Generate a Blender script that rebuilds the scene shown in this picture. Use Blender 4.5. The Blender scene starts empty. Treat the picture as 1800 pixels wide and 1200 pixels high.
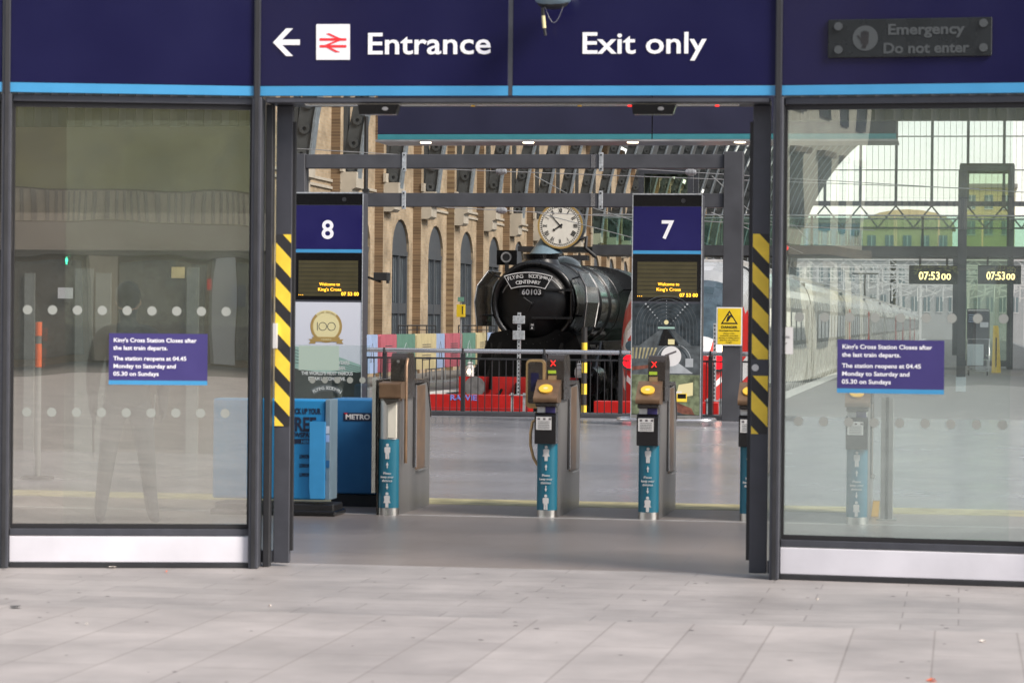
import bpy, math, random
from mathutils import Vector, Matrix
random.seed(7)
S = bpy.context.scene
COL = S.collection
R = math.radians
PI = math.pi

# ------------------------------------------------------------------ camera
CAM_LOC = Vector((0, 0, 1.6))
FPX = 4800.0
YAW, PITCH, ROLL = math.atan(790/4800), -math.atan(38/4800), 0.0095
cd = bpy.data.cameras.new("Camera"); cam = bpy.data.objects.new("Camera", cd); COL.objects.link(cam)
cd.sensor_width = 36; cd.lens = 36*FPX/1800
cd.clip_start = .1; cd.clip_end = 3000
CAM_M = (Matrix.Rotation(YAW, 3, 'Z') @ Matrix.Rotation(PI/2+PITCH, 3, 'X') @ Matrix.Rotation(ROLL, 3, 'Z'))
cam.matrix_world = Matrix.Translation(CAM_LOC) @ CAM_M.to_4x4()
S.camera = cam
cd.dof.use_dof = True; cd.dof.focus_distance = 44; cd.dof.aperture_fstop = 6.5

# ------------------------------------------------------------------ light
SUN_EL, SUN_AZ = R(40), R(118)
w = bpy.data.worlds.new("World"); S.world = w; w.use_nodes = True
nt = w.node_tree; nt.nodes.clear()
sky = nt.nodes.new("ShaderNodeTexSky"); sky.sky_type = 'NISHITA'; sky.sun_disc = False
sky.sun_elevation = SUN_EL; sky.sun_rotation = SUN_AZ; sky.air_density = 1.1; sky.dust_density = .5; sky.ozone_density = 1
bg = nt.nodes.new("ShaderNodeBackground"); bg.inputs[1].default_value = .15
wo = nt.nodes.new("ShaderNodeOutputWorld")
# thin high haze: the sky is paler and more neutral than a clear one
bw = nt.nodes.new("ShaderNodeRGBToBW"); mxs = nt.nodes.new("ShaderNodeMix"); mxs.data_type = 'RGBA'; mxs.inputs[0].default_value = .65
tn = nt.nodes.new("ShaderNodeMix"); tn.data_type = 'RGBA'; tn.blend_type = 'MULTIPLY'; tn.inputs[0].default_value = 1; tn.inputs[7].default_value = (1.1, 1.04, 1.0, 1)
nt.links.new(sky.outputs[0], bw.inputs[0]); nt.links.new(sky.outputs[0], mxs.inputs[6]); nt.links.new(bw.outputs[0], mxs.inputs[7])
nt.links.new(mxs.outputs[2], tn.inputs[6]); nt.links.new(tn.outputs[2], bg.inputs[0]); nt.links.new(bg.outputs[0], wo.inputs[0])
sl = bpy.data.lights.new("Sun", 'SUN'); sl.energy = 2.9; sl.angle = R(20); sl.color = (1, .89, .79)
so = bpy.data.objects.new("Sun", sl); COL.objects.link(so)
sd = Vector((math.sin(SUN_AZ)*math.cos(SUN_EL), math.cos(SUN_AZ)*math.cos(SUN_EL), math.sin(SUN_EL)))
so.rotation_euler = sd.to_track_quat('Z', 'Y').to_euler()
S.view_settings.view_transform = 'Standard'; S.view_settings.look = 'None'
S.view_settings.gamma = 1; S.view_settings.exposure = .92
S.render.engine = 'CYCLES'
S.cycles.max_bounces = 10; S.cycles.transparent_max_bounces = 24; S.cycles.glossy_bounces = 4
S.cycles.diffuse_bounces = 4; S.cycles.caustics_reflective = False; S.cycles.caustics_refractive = False

# ------------------------------------------------------------------ pixel helpers (1800x1200 photo pixels)
def ray(px, py):
    return CAM_M @ Vector(((px-900)/FPX, -(py-600)/FPX, -1))
def P(px, py, Y):
    d = ray(px, py); return CAM_LOC + d*(Y/d.y)
def FL(px, py, z=0.0):
    d = ray(px, py); return CAM_LOC + d*((z-1.6)/d.z)
def X(px, Y, py=562): return P(px, py, Y).x
def Z(px, py, Y): return P(px, py, Y).z

# ------------------------------------------------------------------ materials
MATS = {}
def M(name, col=(.5,.5,.5), rough=.5, metal=0, spec=None, noise=0, scale=6, bump=0, bscale=40, emit=0, coat=0, streak=0):
    if name in MATS: return MATS[name]
    m = bpy.data.materials.new(name); m.use_nodes = True; MATS[name] = m
    n = m.node_tree; b = n.nodes["Principled BSDF"]
    b.inputs["Base Color"].default_value = (*col, 1); b.inputs["Roughness"].default_value = rough
    b.inputs["Metallic"].default_value = metal
    if spec is not None: b.inputs['Specular IOR Level'].default_value = spec
    if coat: b.inputs["Coat Weight"].default_value = coat; b.inputs["Coat Roughness"].default_value = .05
    if emit: b.inputs["Emission Color"].default_value = (*col, 1); b.inputs["Emission Strength"].default_value = emit
    tc = n.nodes.new("ShaderNodeTexCoord")
    if noise:
        mp = n.nodes.new("ShaderNodeMapping"); n.links.new(tc.outputs["Object"], mp.inputs[0])
        if streak: mp.inputs["Scale"].default_value = (1, 1, 1/streak)
        t = n.nodes.new("ShaderNodeTexNoise"); t.inputs["Scale"].default_value = scale; t.inputs["Detail"].default_value = 6
        n.links.new(mp.outputs[0], t.inputs["Vector"])
        r = n.nodes.new("ShaderNodeMapRange"); r.inputs[1].default_value = .3; r.inputs[2].default_value = .7
        r.inputs[3].default_value = 1-noise; r.inputs[4].default_value = 1+noise
        n.links.new(t.outputs[0], r.inputs[0])
        mx = n.nodes.new("ShaderNodeMix"); mx.data_type = 'RGBA'; mx.blend_type = 'MULTIPLY'; mx.inputs[0].default_value = 1
        mx.inputs[6].default_value = (*col, 1); n.links.new(r.outputs[0], mx.inputs[7])
        n.links.new(mx.outputs[2], b.inputs["Base Color"])
        rr = n.nodes.new("ShaderNodeMapRange"); rr.inputs[3].default_value = max(0, rough-.08); rr.inputs[4].default_value = min(1, rough+.12)
        n.links.new(t.outputs[0], rr.inputs[0]); n.links.new(rr.outputs[0], b.inputs["Roughness"])
    if bump:
        t = n.nodes.new("ShaderNodeTexNoise"); t.inputs["Scale"].default_value = bscale; t.inputs["Detail"].default_value = 4
        n.links.new(tc.outputs["Object"], t.inputs["Vector"])
        bp = n.nodes.new("ShaderNodeBump"); bp.inputs["Strength"].default_value = bump; bp.inputs["Distance"].default_value = .02
        n.links.new(t.outputs[0], bp.inputs["Height"]); n.links.new(bp.outputs[0], b.inputs["Normal"])
    return m

def brick(name, c1, c2, mortar, bw, rh, ms, plane='XY', rot=0, offset=.5, rough=.6, dirt=.15, bump=.3, dscale=.7, gloss_noise=0, loc=(0,0), freq=2):
    m = bpy.data.materials.new(name); m.use_nodes = True; MATS[name] = m
    n = m.node_tree; b = n.nodes["Principled BSDF"]; L = n.links.new
    tc = n.nodes.new("ShaderNodeTexCoord"); sp = n.nodes.new("ShaderNodeSeparateXYZ"); cb = n.nodes.new("ShaderNodeCombineXYZ")
    L(tc.outputs["Object"], sp.inputs[0])
    L(sp.outputs["XYZ".index(plane[0])], cb.inputs[0]); L(sp.outputs["XYZ".index(plane[1])], cb.inputs[1])
    mp = n.nodes.new("ShaderNodeMapping"); L(cb.outputs[0], mp.inputs[0]); mp.inputs["Rotation"].default_value = (0, 0, rot)
    mp.inputs["Location"].default_value = (loc[0], loc[1], 0)
    t = n.nodes.new("ShaderNodeTexBrick"); L(mp.outputs[0], t.inputs["Vector"])
    t.offset = offset; t.offset_frequency = freq; t.inputs["Scale"].default_value = 1
    t.inputs["Color1"].default_value = (*c1, 1); t.inputs["Color2"].default_value = (*c2, 1); t.inputs["Mortar"].default_value = (*mortar, 1)
    t.inputs["Brick Width"].default_value = bw; t.inputs["Row Height"].default_value = rh
    t.inputs["Mortar Size"].default_value = ms; t.inputs["Mortar Smooth"].default_value = .2
    nz = n.nodes.new("ShaderNodeTexNoise"); nz.inputs["Scale"].default_value = dscale; nz.inputs["Detail"].default_value = 8; nz.inputs["Roughness"].default_value = .65
    L(cb.outputs[0], nz.inputs["Vector"])
    r = n.nodes.new("ShaderNodeMapRange"); r.inputs[1].default_value = .3; r.inputs[2].default_value = .7
    r.inputs[3].default_value = 1-dirt; r.inputs[4].default_value = 1+dirt; L(nz.outputs[0], r.inputs[0])
    mx = n.nodes.new("ShaderNodeMix"); mx.data_type = 'RGBA'; mx.blend_type = 'MULTIPLY'; mx.inputs[0].default_value = 1
    L(t.outputs[0], mx.inputs[6]); L(r.outputs[0], mx.inputs[7]); L(mx.outputs[2], b.inputs["Base Color"])
    rr = n.nodes.new("ShaderNodeMapRange"); rr.inputs[3].default_value = max(0, rough-.12-gloss_noise); rr.inputs[4].default_value = min(1, rough+.12+gloss_noise)
    L(nz.outputs[0], rr.inputs[0]); L(rr.outputs[0], b.inputs["Roughness"])
    if bump:
        bp = n.nodes.new("ShaderNodeBump"); bp.inputs["Strength"].default_value = bump; bp.inputs["Distance"].default_value = .01; bp.invert = True
        L(t.outputs["Fac"], bp.inputs["Height"]); L(bp.outputs[0], b.inputs["Normal"])
    return m

def glass(name, tint=(.9,.95,.93), refl=.17, wave=0, rough=0.0, wscale=1.5, veil=0, gt=(.86, .97, .93)):
    m = bpy.data.materials.new(name); m.use_nodes = True; MATS[name] = m
    n = m.node_tree; n.nodes.clear(); L = n.links.new
    o = n.nodes.new("ShaderNodeOutputMaterial"); mx = n.nodes.new("ShaderNodeMixShader")
    tr = n.nodes.new("ShaderNodeBsdfTransparent"); tr.inputs[0].default_value = (*tint, 1)
    gl = n.nodes.new("ShaderNodeBsdfGlossy"); gl.inputs["Roughness"].default_value = rough; gl.inputs[0].default_value = (*gt, 1)
    lw = n.nodes.new("ShaderNodeFresnel"); lw.inputs[0].default_value = 1.5
    ge = n.nodes.new("ShaderNodeNewGeometry"); ir = n.nodes.new("ShaderNodeMapRange"); ir.inputs[3].default_value = 1.5; ir.inputs[4].default_value = 1/1.5
    L(ge.outputs["Backfacing"], ir.inputs[0]); L(ir.outputs[0], lw.inputs[0])
    mr = n.nodes.new("ShaderNodeMapRange"); mr.inputs[1].default_value = .04; mr.inputs[2].default_value = 1
    mr.inputs[3].default_value = refl; mr.inputs[4].default_value = 1
    L(lw.outputs[0], mr.inputs[0]); L(mr.outputs[0], mx.inputs[0]); L(tr.outputs[0], mx.inputs[1]); L(gl.outputs[0], mx.inputs[2]); L(mx.outputs[0], o.inputs[0])
    if veil:      # pale diffuse veil: reflected haze put into the glass as colour
        df = n.nodes.new("ShaderNodeBsdfDiffuse"); df.inputs[0].default_value = (.66, .76, .73, 1); m2 = n.nodes.new("ShaderNodeMixShader")
        t2 = n.nodes.new("ShaderNodeTexCoord"); mp2 = n.nodes.new("ShaderNodeMapping"); mp2.inputs["Scale"].default_value = (1, 1, 2.2); t3 = n.nodes.new("ShaderNodeTexNoise"); t3.inputs["Scale"].default_value = 1.6; t3.inputs["Detail"].default_value = 8
        r3 = n.nodes.new("ShaderNodeMapRange"); r3.inputs[1].default_value = .3; r3.inputs[2].default_value = .7; r3.inputs[3].default_value = veil*.6; r3.inputs[4].default_value = veil*1.4
        L(t2.outputs["Object"], mp2.inputs[0]); L(mp2.outputs[0], t3.inputs["Vector"]); L(t3.outputs[0], r3.inputs[0]); L(r3.outputs[0], m2.inputs[0])
        L(mx.outputs[0], m2.inputs[1]); L(df.outputs[0], m2.inputs[2]); L(m2.outputs[0], o.inputs[0])
    if wave:
        tc = n.nodes.new("ShaderNodeTexCoord"); mp = n.nodes.new("ShaderNodeMapping"); mp.inputs["Scale"].default_value = (1, 1, .6)
        t = n.nodes.new("ShaderNodeTexNoise"); t.inputs["Scale"].default_value = wscale; t.inputs["Detail"].default_value = 1
        bp = n.nodes.new("ShaderNodeBump"); bp.inputs["Strength"].default_value = 1; bp.inputs["Distance"].default_value = wave
        L(tc.outputs["Object"], mp.inputs[0]); L(mp.outputs[0], t.inputs["Vector"]); L(t.outputs[0], bp.inputs["Height"]); L(bp.outputs[0], gl.inputs["Normal"])
    return m

M('frame_grey', (.062,.066,.08), .45, .3, noise=.1, scale=8, bump=.05)
M('frame_dark', (.02,.021,.024), .5, 0, noise=.2)
M('gasket', (.012,.012,.014), .6)
M('portal_grey', (.06,.063,.072), .5, .2, noise=.15, scale=3, bump=.05)
M('navy', (.010,.0102,.048), .12, noise=.12, scale=1.1, bump=.12, bscale=.7)
M('navy_bright', (.010,.008,.085), .3, noise=.06, scale=3)
M('navy_dull', (.011,.011,.033), .35, noise=.1, scale=2)
M('navy_notice', (.045,.036,.16), .4, noise=.05)
M('sky_blue', (.05,.27,.52), .35, noise=.04)
M('teal_stripe', (.03,.17,.2), .35, noise=.05)
M('white', (.66,.66,.66), .4, noise=.04)
M('white_text', (.82,.83,.88), .4)
M('plinth_white', (.6,.6,.65), .35, noise=.1, scale=2.2, bump=.03)
M('red', (.45,.012,.01), .38, noise=.12, scale=5)
M('rail_red', (.75,.03,.04), .4)
M('yellow', (.9,.64,.06), .45, noise=.1, scale=9)
M('black', (.012,.012,.013), .4, noise=.2)
M('black_tape', (.022,.022,.024), .5, noise=.2)
M('steel', (.55,.54,.52), .28, .95, noise=.15, scale=4, streak=6)
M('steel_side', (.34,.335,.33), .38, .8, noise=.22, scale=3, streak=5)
M('steel_bright', (.75,.75,.76), .2, .9)
M('galv', (.5,.53,.55), .4, .6, noise=.25, scale=30)
M('copper', (.22,.14,.085), .33, .5, noise=.3, scale=6)
M('bronze', (.5,.34,.17), .3, .7, noise=.2, scale=8)
M('cream', (.78,.75,.64), .4, noise=.05)
M('teal', (.014,.155,.235), .4, noise=.06)
M('reader_yellow', (.85,.5,.05), .4)
M('led_amber', (1,.48,.03), .5, emit=1.5)
M('led_red', (1,.02,.015), .5, emit=1.1)
M('tail_red', (1,.004,.01), .4, emit=1.6)
M('led_green', (.3,.42,.03), .5, emit=.15)
M('lamp_warm', (1,.8,.55), .5, emit=4)
M('clock_amber', (1,.78,.3), .5, emit=2.0)
M('led_panel', (.06,.052,.022), .35, noise=.1)
M('led_panel_line', (.012,.011,.008), .5)
M('screen_black', (.007,.007,.008), .18)
M('bin_blue', (.02,.25,.55), .42, noise=.08, scale=3)
M('bin_blue_light', (.05,.33,.68), .4, noise=.06)
M('bin_dark', (.02,.13,.3), .42, noise=.08)
M('text_navy', (.012,.02,.05), .5)
M('loco_black', (.006,.006,.0065), .27, noise=.3, scale=5, coat=.25)
M('loco_door', (.004,.004,.0045), .36, spec=.35, noise=.4, scale=4)
M('loco_matt', (.004,.004,.004), .75, spec=.12, noise=.4, scale=9)
M('loco_green', (.015,.022,.019), .13, noise=.2, scale=2, coat=1)
M('loco_plate', (.014,.016,.018), .14, noise=.3, scale=3, coat=.7)
M('loco_steel', (.3,.3,.3), .35, .8, noise=.3)
M('stone', (.44,.40,.33), .75, noise=.12, scale=2, bump=.1)
M('iron_rib', (.055,.062,.066), .5, noise=.18, scale=3)
M('iron_edge', (.17,.2,.225), .5, noise=.25, scale=10)
M('roof_grey', (.1,.105,.11), .6, noise=.15, scale=1)
M('win_frame', (.065,.075,.088), .45, noise=.1)
M('win_pane', (.24,.29,.32), .15, noise=.25, scale=2)
M('train_silver', (.55,.56,.56), .25, .35, noise=.1, scale=1.5)
M('train_white', (.68,.69,.7), .22, noise=.05, coat=.5)
M('train_dark', (.045,.05,.055), .2, noise=.2)
M('train_glass', (.05,.08,.1), .06, noise=.4, scale=4, coat=1)
M('asphalt', (.11,.105,.105), .75, noise=.25, scale=1.4, bump=.2)
M('platform', (.19,.185,.18), .5, noise=.2, scale=1.2, bump=.08)
M('platform_edge', (.62,.62,.6), .6, noise=.15)
M('ballast', (.06,.055,.05), .9, noise=.5, scale=14, bump=.8, bscale=18)
M('corrugated', (.02,.023,.024), .5, .3, noise=.15)
M('shop_wall', (.07,.062,.05), .6, noise=.3, scale=.9)
M('shop_light', (.16,.175,.175), .45, noise=.1)
M('fab_red', (.5,.13,.17), .8, noise=.1, scale=4)
M('fab_green', (.13,.27,.21), .8, noise=.1, scale=4)
M('fab_yellow', (.6,.52,.3), .8, noise=.1, scale=4)
M('fab_blue', (.34,.45,.68), .8, noise=.1, scale=4)
M('fab_ink', (.1,.09,.1), .8)
M('sign_yellow', (.72,.52,.02), .4, noise=.06)
M('clock_face', (.78,.76,.7), .5, noise=.06, scale=3)
M('gold', (.55,.38,.14), .35, .5)
M('gold_pale', (.68,.62,.34), .5)
M('poster_white', (.6,.63,.7), .3)
M('poster_teal', (.3,.45,.4), .35)
M('sticker_green', (.36,.46,.41), .4)
M('poster_dark', (.03,.037,.035), .3, noise=.3, scale=3)
M('pic_dark', (.028,.038,.045), .3, noise=.6, scale=9)
M('pic_mid', (.075,.088,.095), .3, noise=.5, scale=8)
M('pic_green', (.14,.17,.1), .3, noise=.6, scale=9)
M('pic_track', (.16,.06,.04), .4, noise=.5, scale=14)
M('pic_light', (.34,.37,.39), .3, noise=.2)
M('far_yellow', (.62,.51,.26), .8, noise=.12, scale=.3)
M('gantry_white', (.7,.7,.7), .5, noise=.1)
M('far_white', (.42,.43,.44), .7, noise=.1, scale=.2)
M('far_blue', (.18,.34,.5), .3, noise=.15, scale=.3)
M('far_win', (.2,.26,.28), .2)
M('far_roof', (.33,.3,.28), .7)
M('foliage', (.07,.1,.035), .8, noise=.4, scale=2)
M('trunk', (.09,.065,.045), .9, noise=.3)
M('skin', (.5,.32,.24), .5)
M('coat_dark', (.085,.09,.09), .8, noise=.2, bump=.2)
M('trouser', (.1,.108,.115), .85, noise=.2)
M('strap', (.6,.6,.6), .6)
M('opp_brown', (.15,.11,.08), .8, noise=.2, scale=.5)
M('opp_band', (.17,.15,.13), .7, noise=.15, scale=.4)
M('opp_beige', (.36,.31,.24), .8, noise=.15, scale=.8)
M('opp_olive', (.17,.165,.045), .7, noise=.3, scale=.6)
M('opp_glass', (.05,.06,.07), .1, noise=.3)
M('orange', (.8,.16,.05), .5)
M('trolley_panel', (.5,.58,.62), .4)
M('gate_dark', (.028,.022,.018), .25, noise=.2, coat=.4)
M('grey_text', (.05,.058,.062), .5)
M('emerg_box', (.013,.016,.018), .25, noise=.1)
M('wire', (.35,.36,.37), .5, .5)
M('insul', (.35,.36,.38), .35)
M('cctv_blue', (.17,.25,.31), .3, noise=.1)
M('tactile', (.34,.31,.17), .6, noise=.4, scale=5)
M('strip_metal', (.55,.54,.53), .35, .3, noise=.2)
M('dot', (.27,.29,.27), .6)
M('litter', (.6,.55,.5), .8)
M('gum', (.12,.11,.11), .8)
G_PANE = glass('pane_glass', (.985,.99,.985), .19, wave=.0015, veil=.05)
G_DULL = glass('pane_glass_dull', (.92,.91,.87), .31, wave=.002, veil=.022, gt=(.97, .95, .9))
G_LEAF = glass('leaf_glass', (.93,.97,.96), .05)
G_BRIDGE = glass('bridge_glass', (.84,.95,.91), .08)
G_CLEAR = glass('clear_glass', (.93,.95,.95), .06)
G_SCREEN = glass('screen_glass', (.94,.97,.96), .05)
G_LIFT = glass('lift_glass', (.85,.93,.82), .06)
brick('brick_wall', (.43,.335,.225), (.35,.265,.17), (.38,.32,.235), .24, .08, .008, 'YZ', dirt=.36, dscale=1.1, rough=.85)
brick('brick_shade_brown', (.2,.13,.075), (.14,.092,.055), (.25,.18,.1), .24, .08, .01, 'YZ', dirt=.4, dscale=1.5, rough=.85)
brick('brick_stock', (.43,.29,.13), (.34,.22,.1), (.35,.28,.18), .24, .08, .012, 'XZ', dirt=.3, dscale=1.3, rough=.85)
brick('slabs_near', (.365,.343,.335), (.318,.298,.292), (.26,.24,.23), 1.25, .42, .006, 'XY', rot=PI/2, dirt=.2, rough=.55, bump=.1, dscale=1.3, loc=(.2,.12))
brick('slabs_far', (.325,.308,.302), (.285,.27,.266), (.21,.195,.19), .82, .30, .005, 'XY', dirt=.22, rough=.5, bump=.1, dscale=1.5, offset=.37)
brick('tiles_entry', (.25,.218,.2), (.225,.198,.185), (.18,.165,.16), 1.2, .6, .004, 'XY', dirt=.14, rough=.33, bump=0, dscale=.9)
brick('tiles_hall', (.22,.225,.248), (.205,.21,.232), (.165,.17,.185), .9, .45, .006, 'XY', dirt=.09, rough=.24, bump=0, dscale=.6)

# ------------------------------------------------------------------ mesh builder
class MB:
    def __init__(s): s.v = []; s.f = []; s.m = []; s.names = []; s.sm = []
    def mi(s, m):
        if m not in s.names: s.names.append(m)
        return s.names.index(m)
    def add(s, vs, fs, m, smooth=False):
        o = len(s.v); s.v += [tuple(v) for v in vs]; k = s.mi(m)
        for f in fs: s.f.append([i+o for i in f]); s.m.append(k); s.sm.append(smooth)
        return s
    def box(s, a, b, m, T=None):
        x0, y0, z0 = a; x1, y1, z1 = b
        if x0 > x1: x0, x1 = x1, x0
        if y0 > y1: y0, y1 = y1, y0
        if z0 > z1: z0, z1 = z1, z0
        vs = [(x, y, z) for z in (z0, z1) for y in (y0, y1) for x in (x0, x1)]
        if T is not None: vs = [T @ Vector(v) for v in vs]
        return s.add(vs, [(0,2,3,1),(4,5,7,6),(0,1,5,4),(2,6,7,3),(0,4,6,2),(1,3,7,5)], m)
    def cyl(s, p0, p1, r0, m, r1=None, n=12, caps=True, smooth=True):
        p0 = Vector(p0); p1 = Vector(p1); r1 = r0 if r1 is None else r1
        d = (p1-p0).normalized(); u = d.orthogonal().normalized(); v = d.cross(u)
        vs = []
        for p, r in ((p0, r0), (p1, r1)):
            for i in range(n):
                a = 2*PI*i/n; vs.append(p + (u*math.cos(a)+v*math.sin(a))*r)
        s.add(vs, [(i, (i+1)%n, n+(i+1)%n, n+i) for i in range(n)], m, smooth)
        if caps: s.add(vs[:n], [tuple(range(n))[::-1]], m); s.add(vs[n:], [tuple(range(n))], m)
        return s
    def tube(s, pts, r, m, n=8, caps=True):
        pts = [Vector(p) for p in pts]; rings = []
        u = None
        for i, p in enumerate(pts):
            d = (pts[min(i+1, len(pts)-1)]-pts[max(i-1, 0)]).normalized()
            if u is None: u = d.orthogonal().normalized()
            u = (u-d*u.dot(d)).normalized(); v = d.cross(u)
            rr = r[i] if isinstance(r, (list, tuple)) else r
            rings += [p+(u*math.cos(2*PI*k/n)+v*math.sin(2*PI*k/n))*rr for k in range(n)]
        fs = [(i*n+k, i*n+(k+1)%n, (i+1)*n+(k+1)%n, (i+1)*n+k) for i in range(len(pts)-1) for k in range(n)]
        s.add(rings, fs, m, True)
        if caps:
            s.add(rings[:n], [tuple(range(n))[::-1]], m); s.add(rings[-n:], [tuple(range(n))], m)
        return s
    def prism(s, poly, y0, y1, m, T=None, smooth=False):     # poly in XZ, extruded along Y
        n = len(poly)
        vs = [(x, y0, z) for x, z in poly]+[(x, y1, z) for x, z in poly]
        if T is not None: vs = [T @ Vector(v) for v in vs]
        s.add(vs, [tuple(range(n)), tuple(range(2*n-1, n-1, -1))], m)
        return s.add(vs, [(i, n+i, n+(i+1)%n, (i+1)%n) for i in range(n)], m, smooth)
    def prism_x(s, poly, x0, x1, m):                # poly in YZ, extruded along X
        T = Matrix(((0,1,0,0),(1,0,0,0),(0,0,1,0),(0,0,0,1)))
        return s.prism(poly, x0, x1, m, T)
    def disc(s, c, r, th, m, n=20, rx=None):         # facing -Y
        rx = rx or r
        return s.prism([(c[0]+rx*math.cos(2*PI*i/n), c[2]+r*math.sin(2*PI*i/n)) for i in range(n)], c[1], c[1]+th, m)
    def ring(s, c, r0, r1, th, m, n=28, a0=0, a1=2*PI):
        full = abs(a1-a0-2*PI) < 1e-6
        k = n if full else n+1; vs = []
        for r in (r0, r1):
            for y in (c[1], c[1]+th):
                for i in range(k):
                    a = a0+(a1-a0)*i/n; vs.append((c[0]+r*math.cos(a), y, c[2]+r*math.sin(a)))
        fs = []
        for i in range(n):
            j = (i+1) % k
            fs += [(i, j, 2*k+j, 2*k+i), (k+i, 3*k+i, 3*k+j, k+j), (i, k+i, k+j, j), (2*k+i, 2*k+j, 3*k+j, 3*k+i)]
        return s.add(vs, fs, m)
    def sphere(s, c, r, m, n=14, k=8, sc=(1,1,1)):
        vs = [(c[0], c[1], c[2]+r*sc[2])]
        for j in range(1, k):
            t = PI*j/k
            for i in range(n):
                a = 2*PI*i/n; vs.append((c[0]+r*sc[0]*math.sin(t)*math.cos(a), c[1]+r*sc[1]*math.sin(t)*math.sin(a), c[2]+r*sc[2]*math.cos(t)))
        vs.append((c[0], c[1], c[2]-r*sc[2])); e = len(vs)-1
        fs = [(0, 1+i, 1+(i+1)%n) for i in range(n)]
        for j in range(k-2):
            for i in range(n): fs.append((1+j*n+i, 1+(j+1)*n+i, 1+(j+1)*n+(i+1)%n, 1+j*n+(i+1)%n))
        fs += [(e, 1+(k-2)*n+(i+1)%n, 1+(k-2)*n+i) for i in range(n)]
        return s.add(vs, fs, m, True)
    def text(s, txt, x, y, z, size, m, align='CENTER', bold=0, width=None, rot=0, th=.001, res=3, height=None):
        """lettering standing in the XZ plane, read from -Y; z is the baseline, size the capital height"""
        c = bpy.data.curves.new("t", 'FONT'); c.body = txt; c.size = 1; c.align_x = align; c.resolution_u = res
        c.offset = bold; c.extrude = .5
        o = bpy.data.objects.new("t", c); COL.objects.link(o)
        dg = bpy.context.evaluated_depsgraph_get()
        me = bpy.data.meshes.new_from_object(o.evaluated_get(dg))
        if len(me.vertices):
            xs = [v.co.x for v in me.vertices]; wd = max(xs)-min(xs)
            k = size/.73; kx = k if not width else width/wd
            ca, sa = math.cos(rot), math.sin(rot); vs = []
            for v in me.vertices:
                a = v.co.x*kx; b = v.co.y*k
                vs.append((x+a*ca-b*sa, y-(v.co.z)*th*2, z+a*sa+b*ca))
            s.add(vs, [tuple(p.vertices) for p in me.polygons], m)
        bpy.data.objects.remove(o); bpy.data.curves.remove(c); bpy.data.meshes.remove(me)
        return s
    def arctext(s, txt, cx, y, cz, r, span, size, m, bold=0, mid=PI/2):
        n = len(txt)
        for i, ch in enumerate(txt):
            if ch == ' ': continue
            a = mid+span/2-span*(i+.5)/n
            s.text(ch, cx+r*math.cos(a), y, cz+r*math.sin(a), size, m, bold=bold, rot=a-PI/2)
        return s
    def build(s, name, parent=None, bevel=0, loc=None, label=None, seg=1):
        me = bpy.data.meshes.new(name); me.from_pydata(s.v, [], s.f)
        for nme in s.names: me.materials.append(MATS[nme])
        me.polygons.foreach_set("material_index", s.m); me.polygons.foreach_set("use_smooth", s.sm); me.update()
        o = bpy.data.objects.new(name, me); COL.objects.link(o)
        if parent: o.parent = parent
        if loc: o.location = loc
        if label: o['label'] = label
        if bevel:
            b = o.modifiers.new("Bevel", 'BEVEL'); b.width = bevel; b.segments = seg; b.limit_method = 'ANGLE'
            b.harden_normals = False
        return o

def thing(name, label, cat, loc=(0,0,0), rz=0, group=None):
    o = bpy.data.objects.new(name, None); COL.objects.link(o); o.empty_display_size = .2
    o.location = loc; o.rotation_euler = (0, 0, rz); o['label'] = label; o['category'] = cat
    if group: o['group'] = group
    return o
def tag(o, label, cat, group=None, kind=None):
    if label: o['label'] = label
    if cat: o['category'] = cat
    if group: o['group'] = group
    if kind: o['kind'] = kind
    return o
def struct(o): o['kind'] = 'structure'; return o
def copy_tree(o, parent=None):
    c = o.copy(); COL.objects.link(c); c.parent = parent
    for ch in [k for k in bpy.data.objects if k.parent == o]: copy_tree(ch, c)
    return c
# ================================================================== GROUND
def slab(name, x0, x1, y0, y1, zt, zb, m):
    return struct(MB().box((x0, y0, zb), (x1, y1, zt), m).build(name))
struct(MB().add([(-900,-400,-.95),(900,-400,-.95),(900,1500,-.95),(-900,1500,-.95)], [(0,1,2,3)], 'ballast').build('ground'))
YB = FL(900, 1087).y
slab('paving', -70, 70, -39, YB, 0, -.9, 'slabs_near')
slab('paving_border', -70, 70, YB, 17.35, 0, -.9, 'slabs_far')
YS = FL(900, 909).y
slab('entrance_floor', -34, 34, 17.35, YS, 0, -.9, 'tiles_entry')
slab('threshold_strip', -34, 34, YS, YS+.07, .003, -.9, 'strip_metal')
slab('entrance_floor', -34, 34, YS+.07, 23.2, 0, -.9, 'tiles_entry')
slab('tactile_strip', -34, 34, 23.2, 23.95, .002, -.9, 'tactile')
slab('concourse_floor', -34, 34, 23.95, 46.6, 0, -.9, 'tiles_hall')
slab('platform', -22, -11.05, 46.6, 292, 0, -.9, 'platform')
slab('platform', -3.95, 4.6, 46.6, 292, 0, -.9, 'platform')
slab('platform', 11.6, 16, 46.6, 292, 0, -.9, 'platform')
slab('platform_edge', -11.5, -11.0, 46.7, 292, .006, -.2, 'platform_edge')
slab('platform_edge', -4.0, -3.62, 46.7, 292, .006, -.2, 'platform_edge')
slab('platform_edge', 4.3, 4.65, 46.7, 292, .006, -.2, 'platform_edge')
slab('road', -70, 70, -62, -39, -.1, -.9, 'asphalt')
for tx in (-9.4, -5.5, 6.4, 9.9):
    mb = MB()
    for s in (-.75, .75): mb.box((tx+s-.035, 50, -.9), (tx+s+.035, 600, -.78), 'loco_steel')
    tag(mb.build('railway_track'), {-9.4: 'steel rails under the black steam engine', -5.5: 'steel rails under the long silver train',
        6.4: 'near pair of empty rails beyond the open platform', 9.9: 'far pair of empty rails beyond the open platform'}[tx], 'track', 'railway tracks between the platforms')

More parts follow.
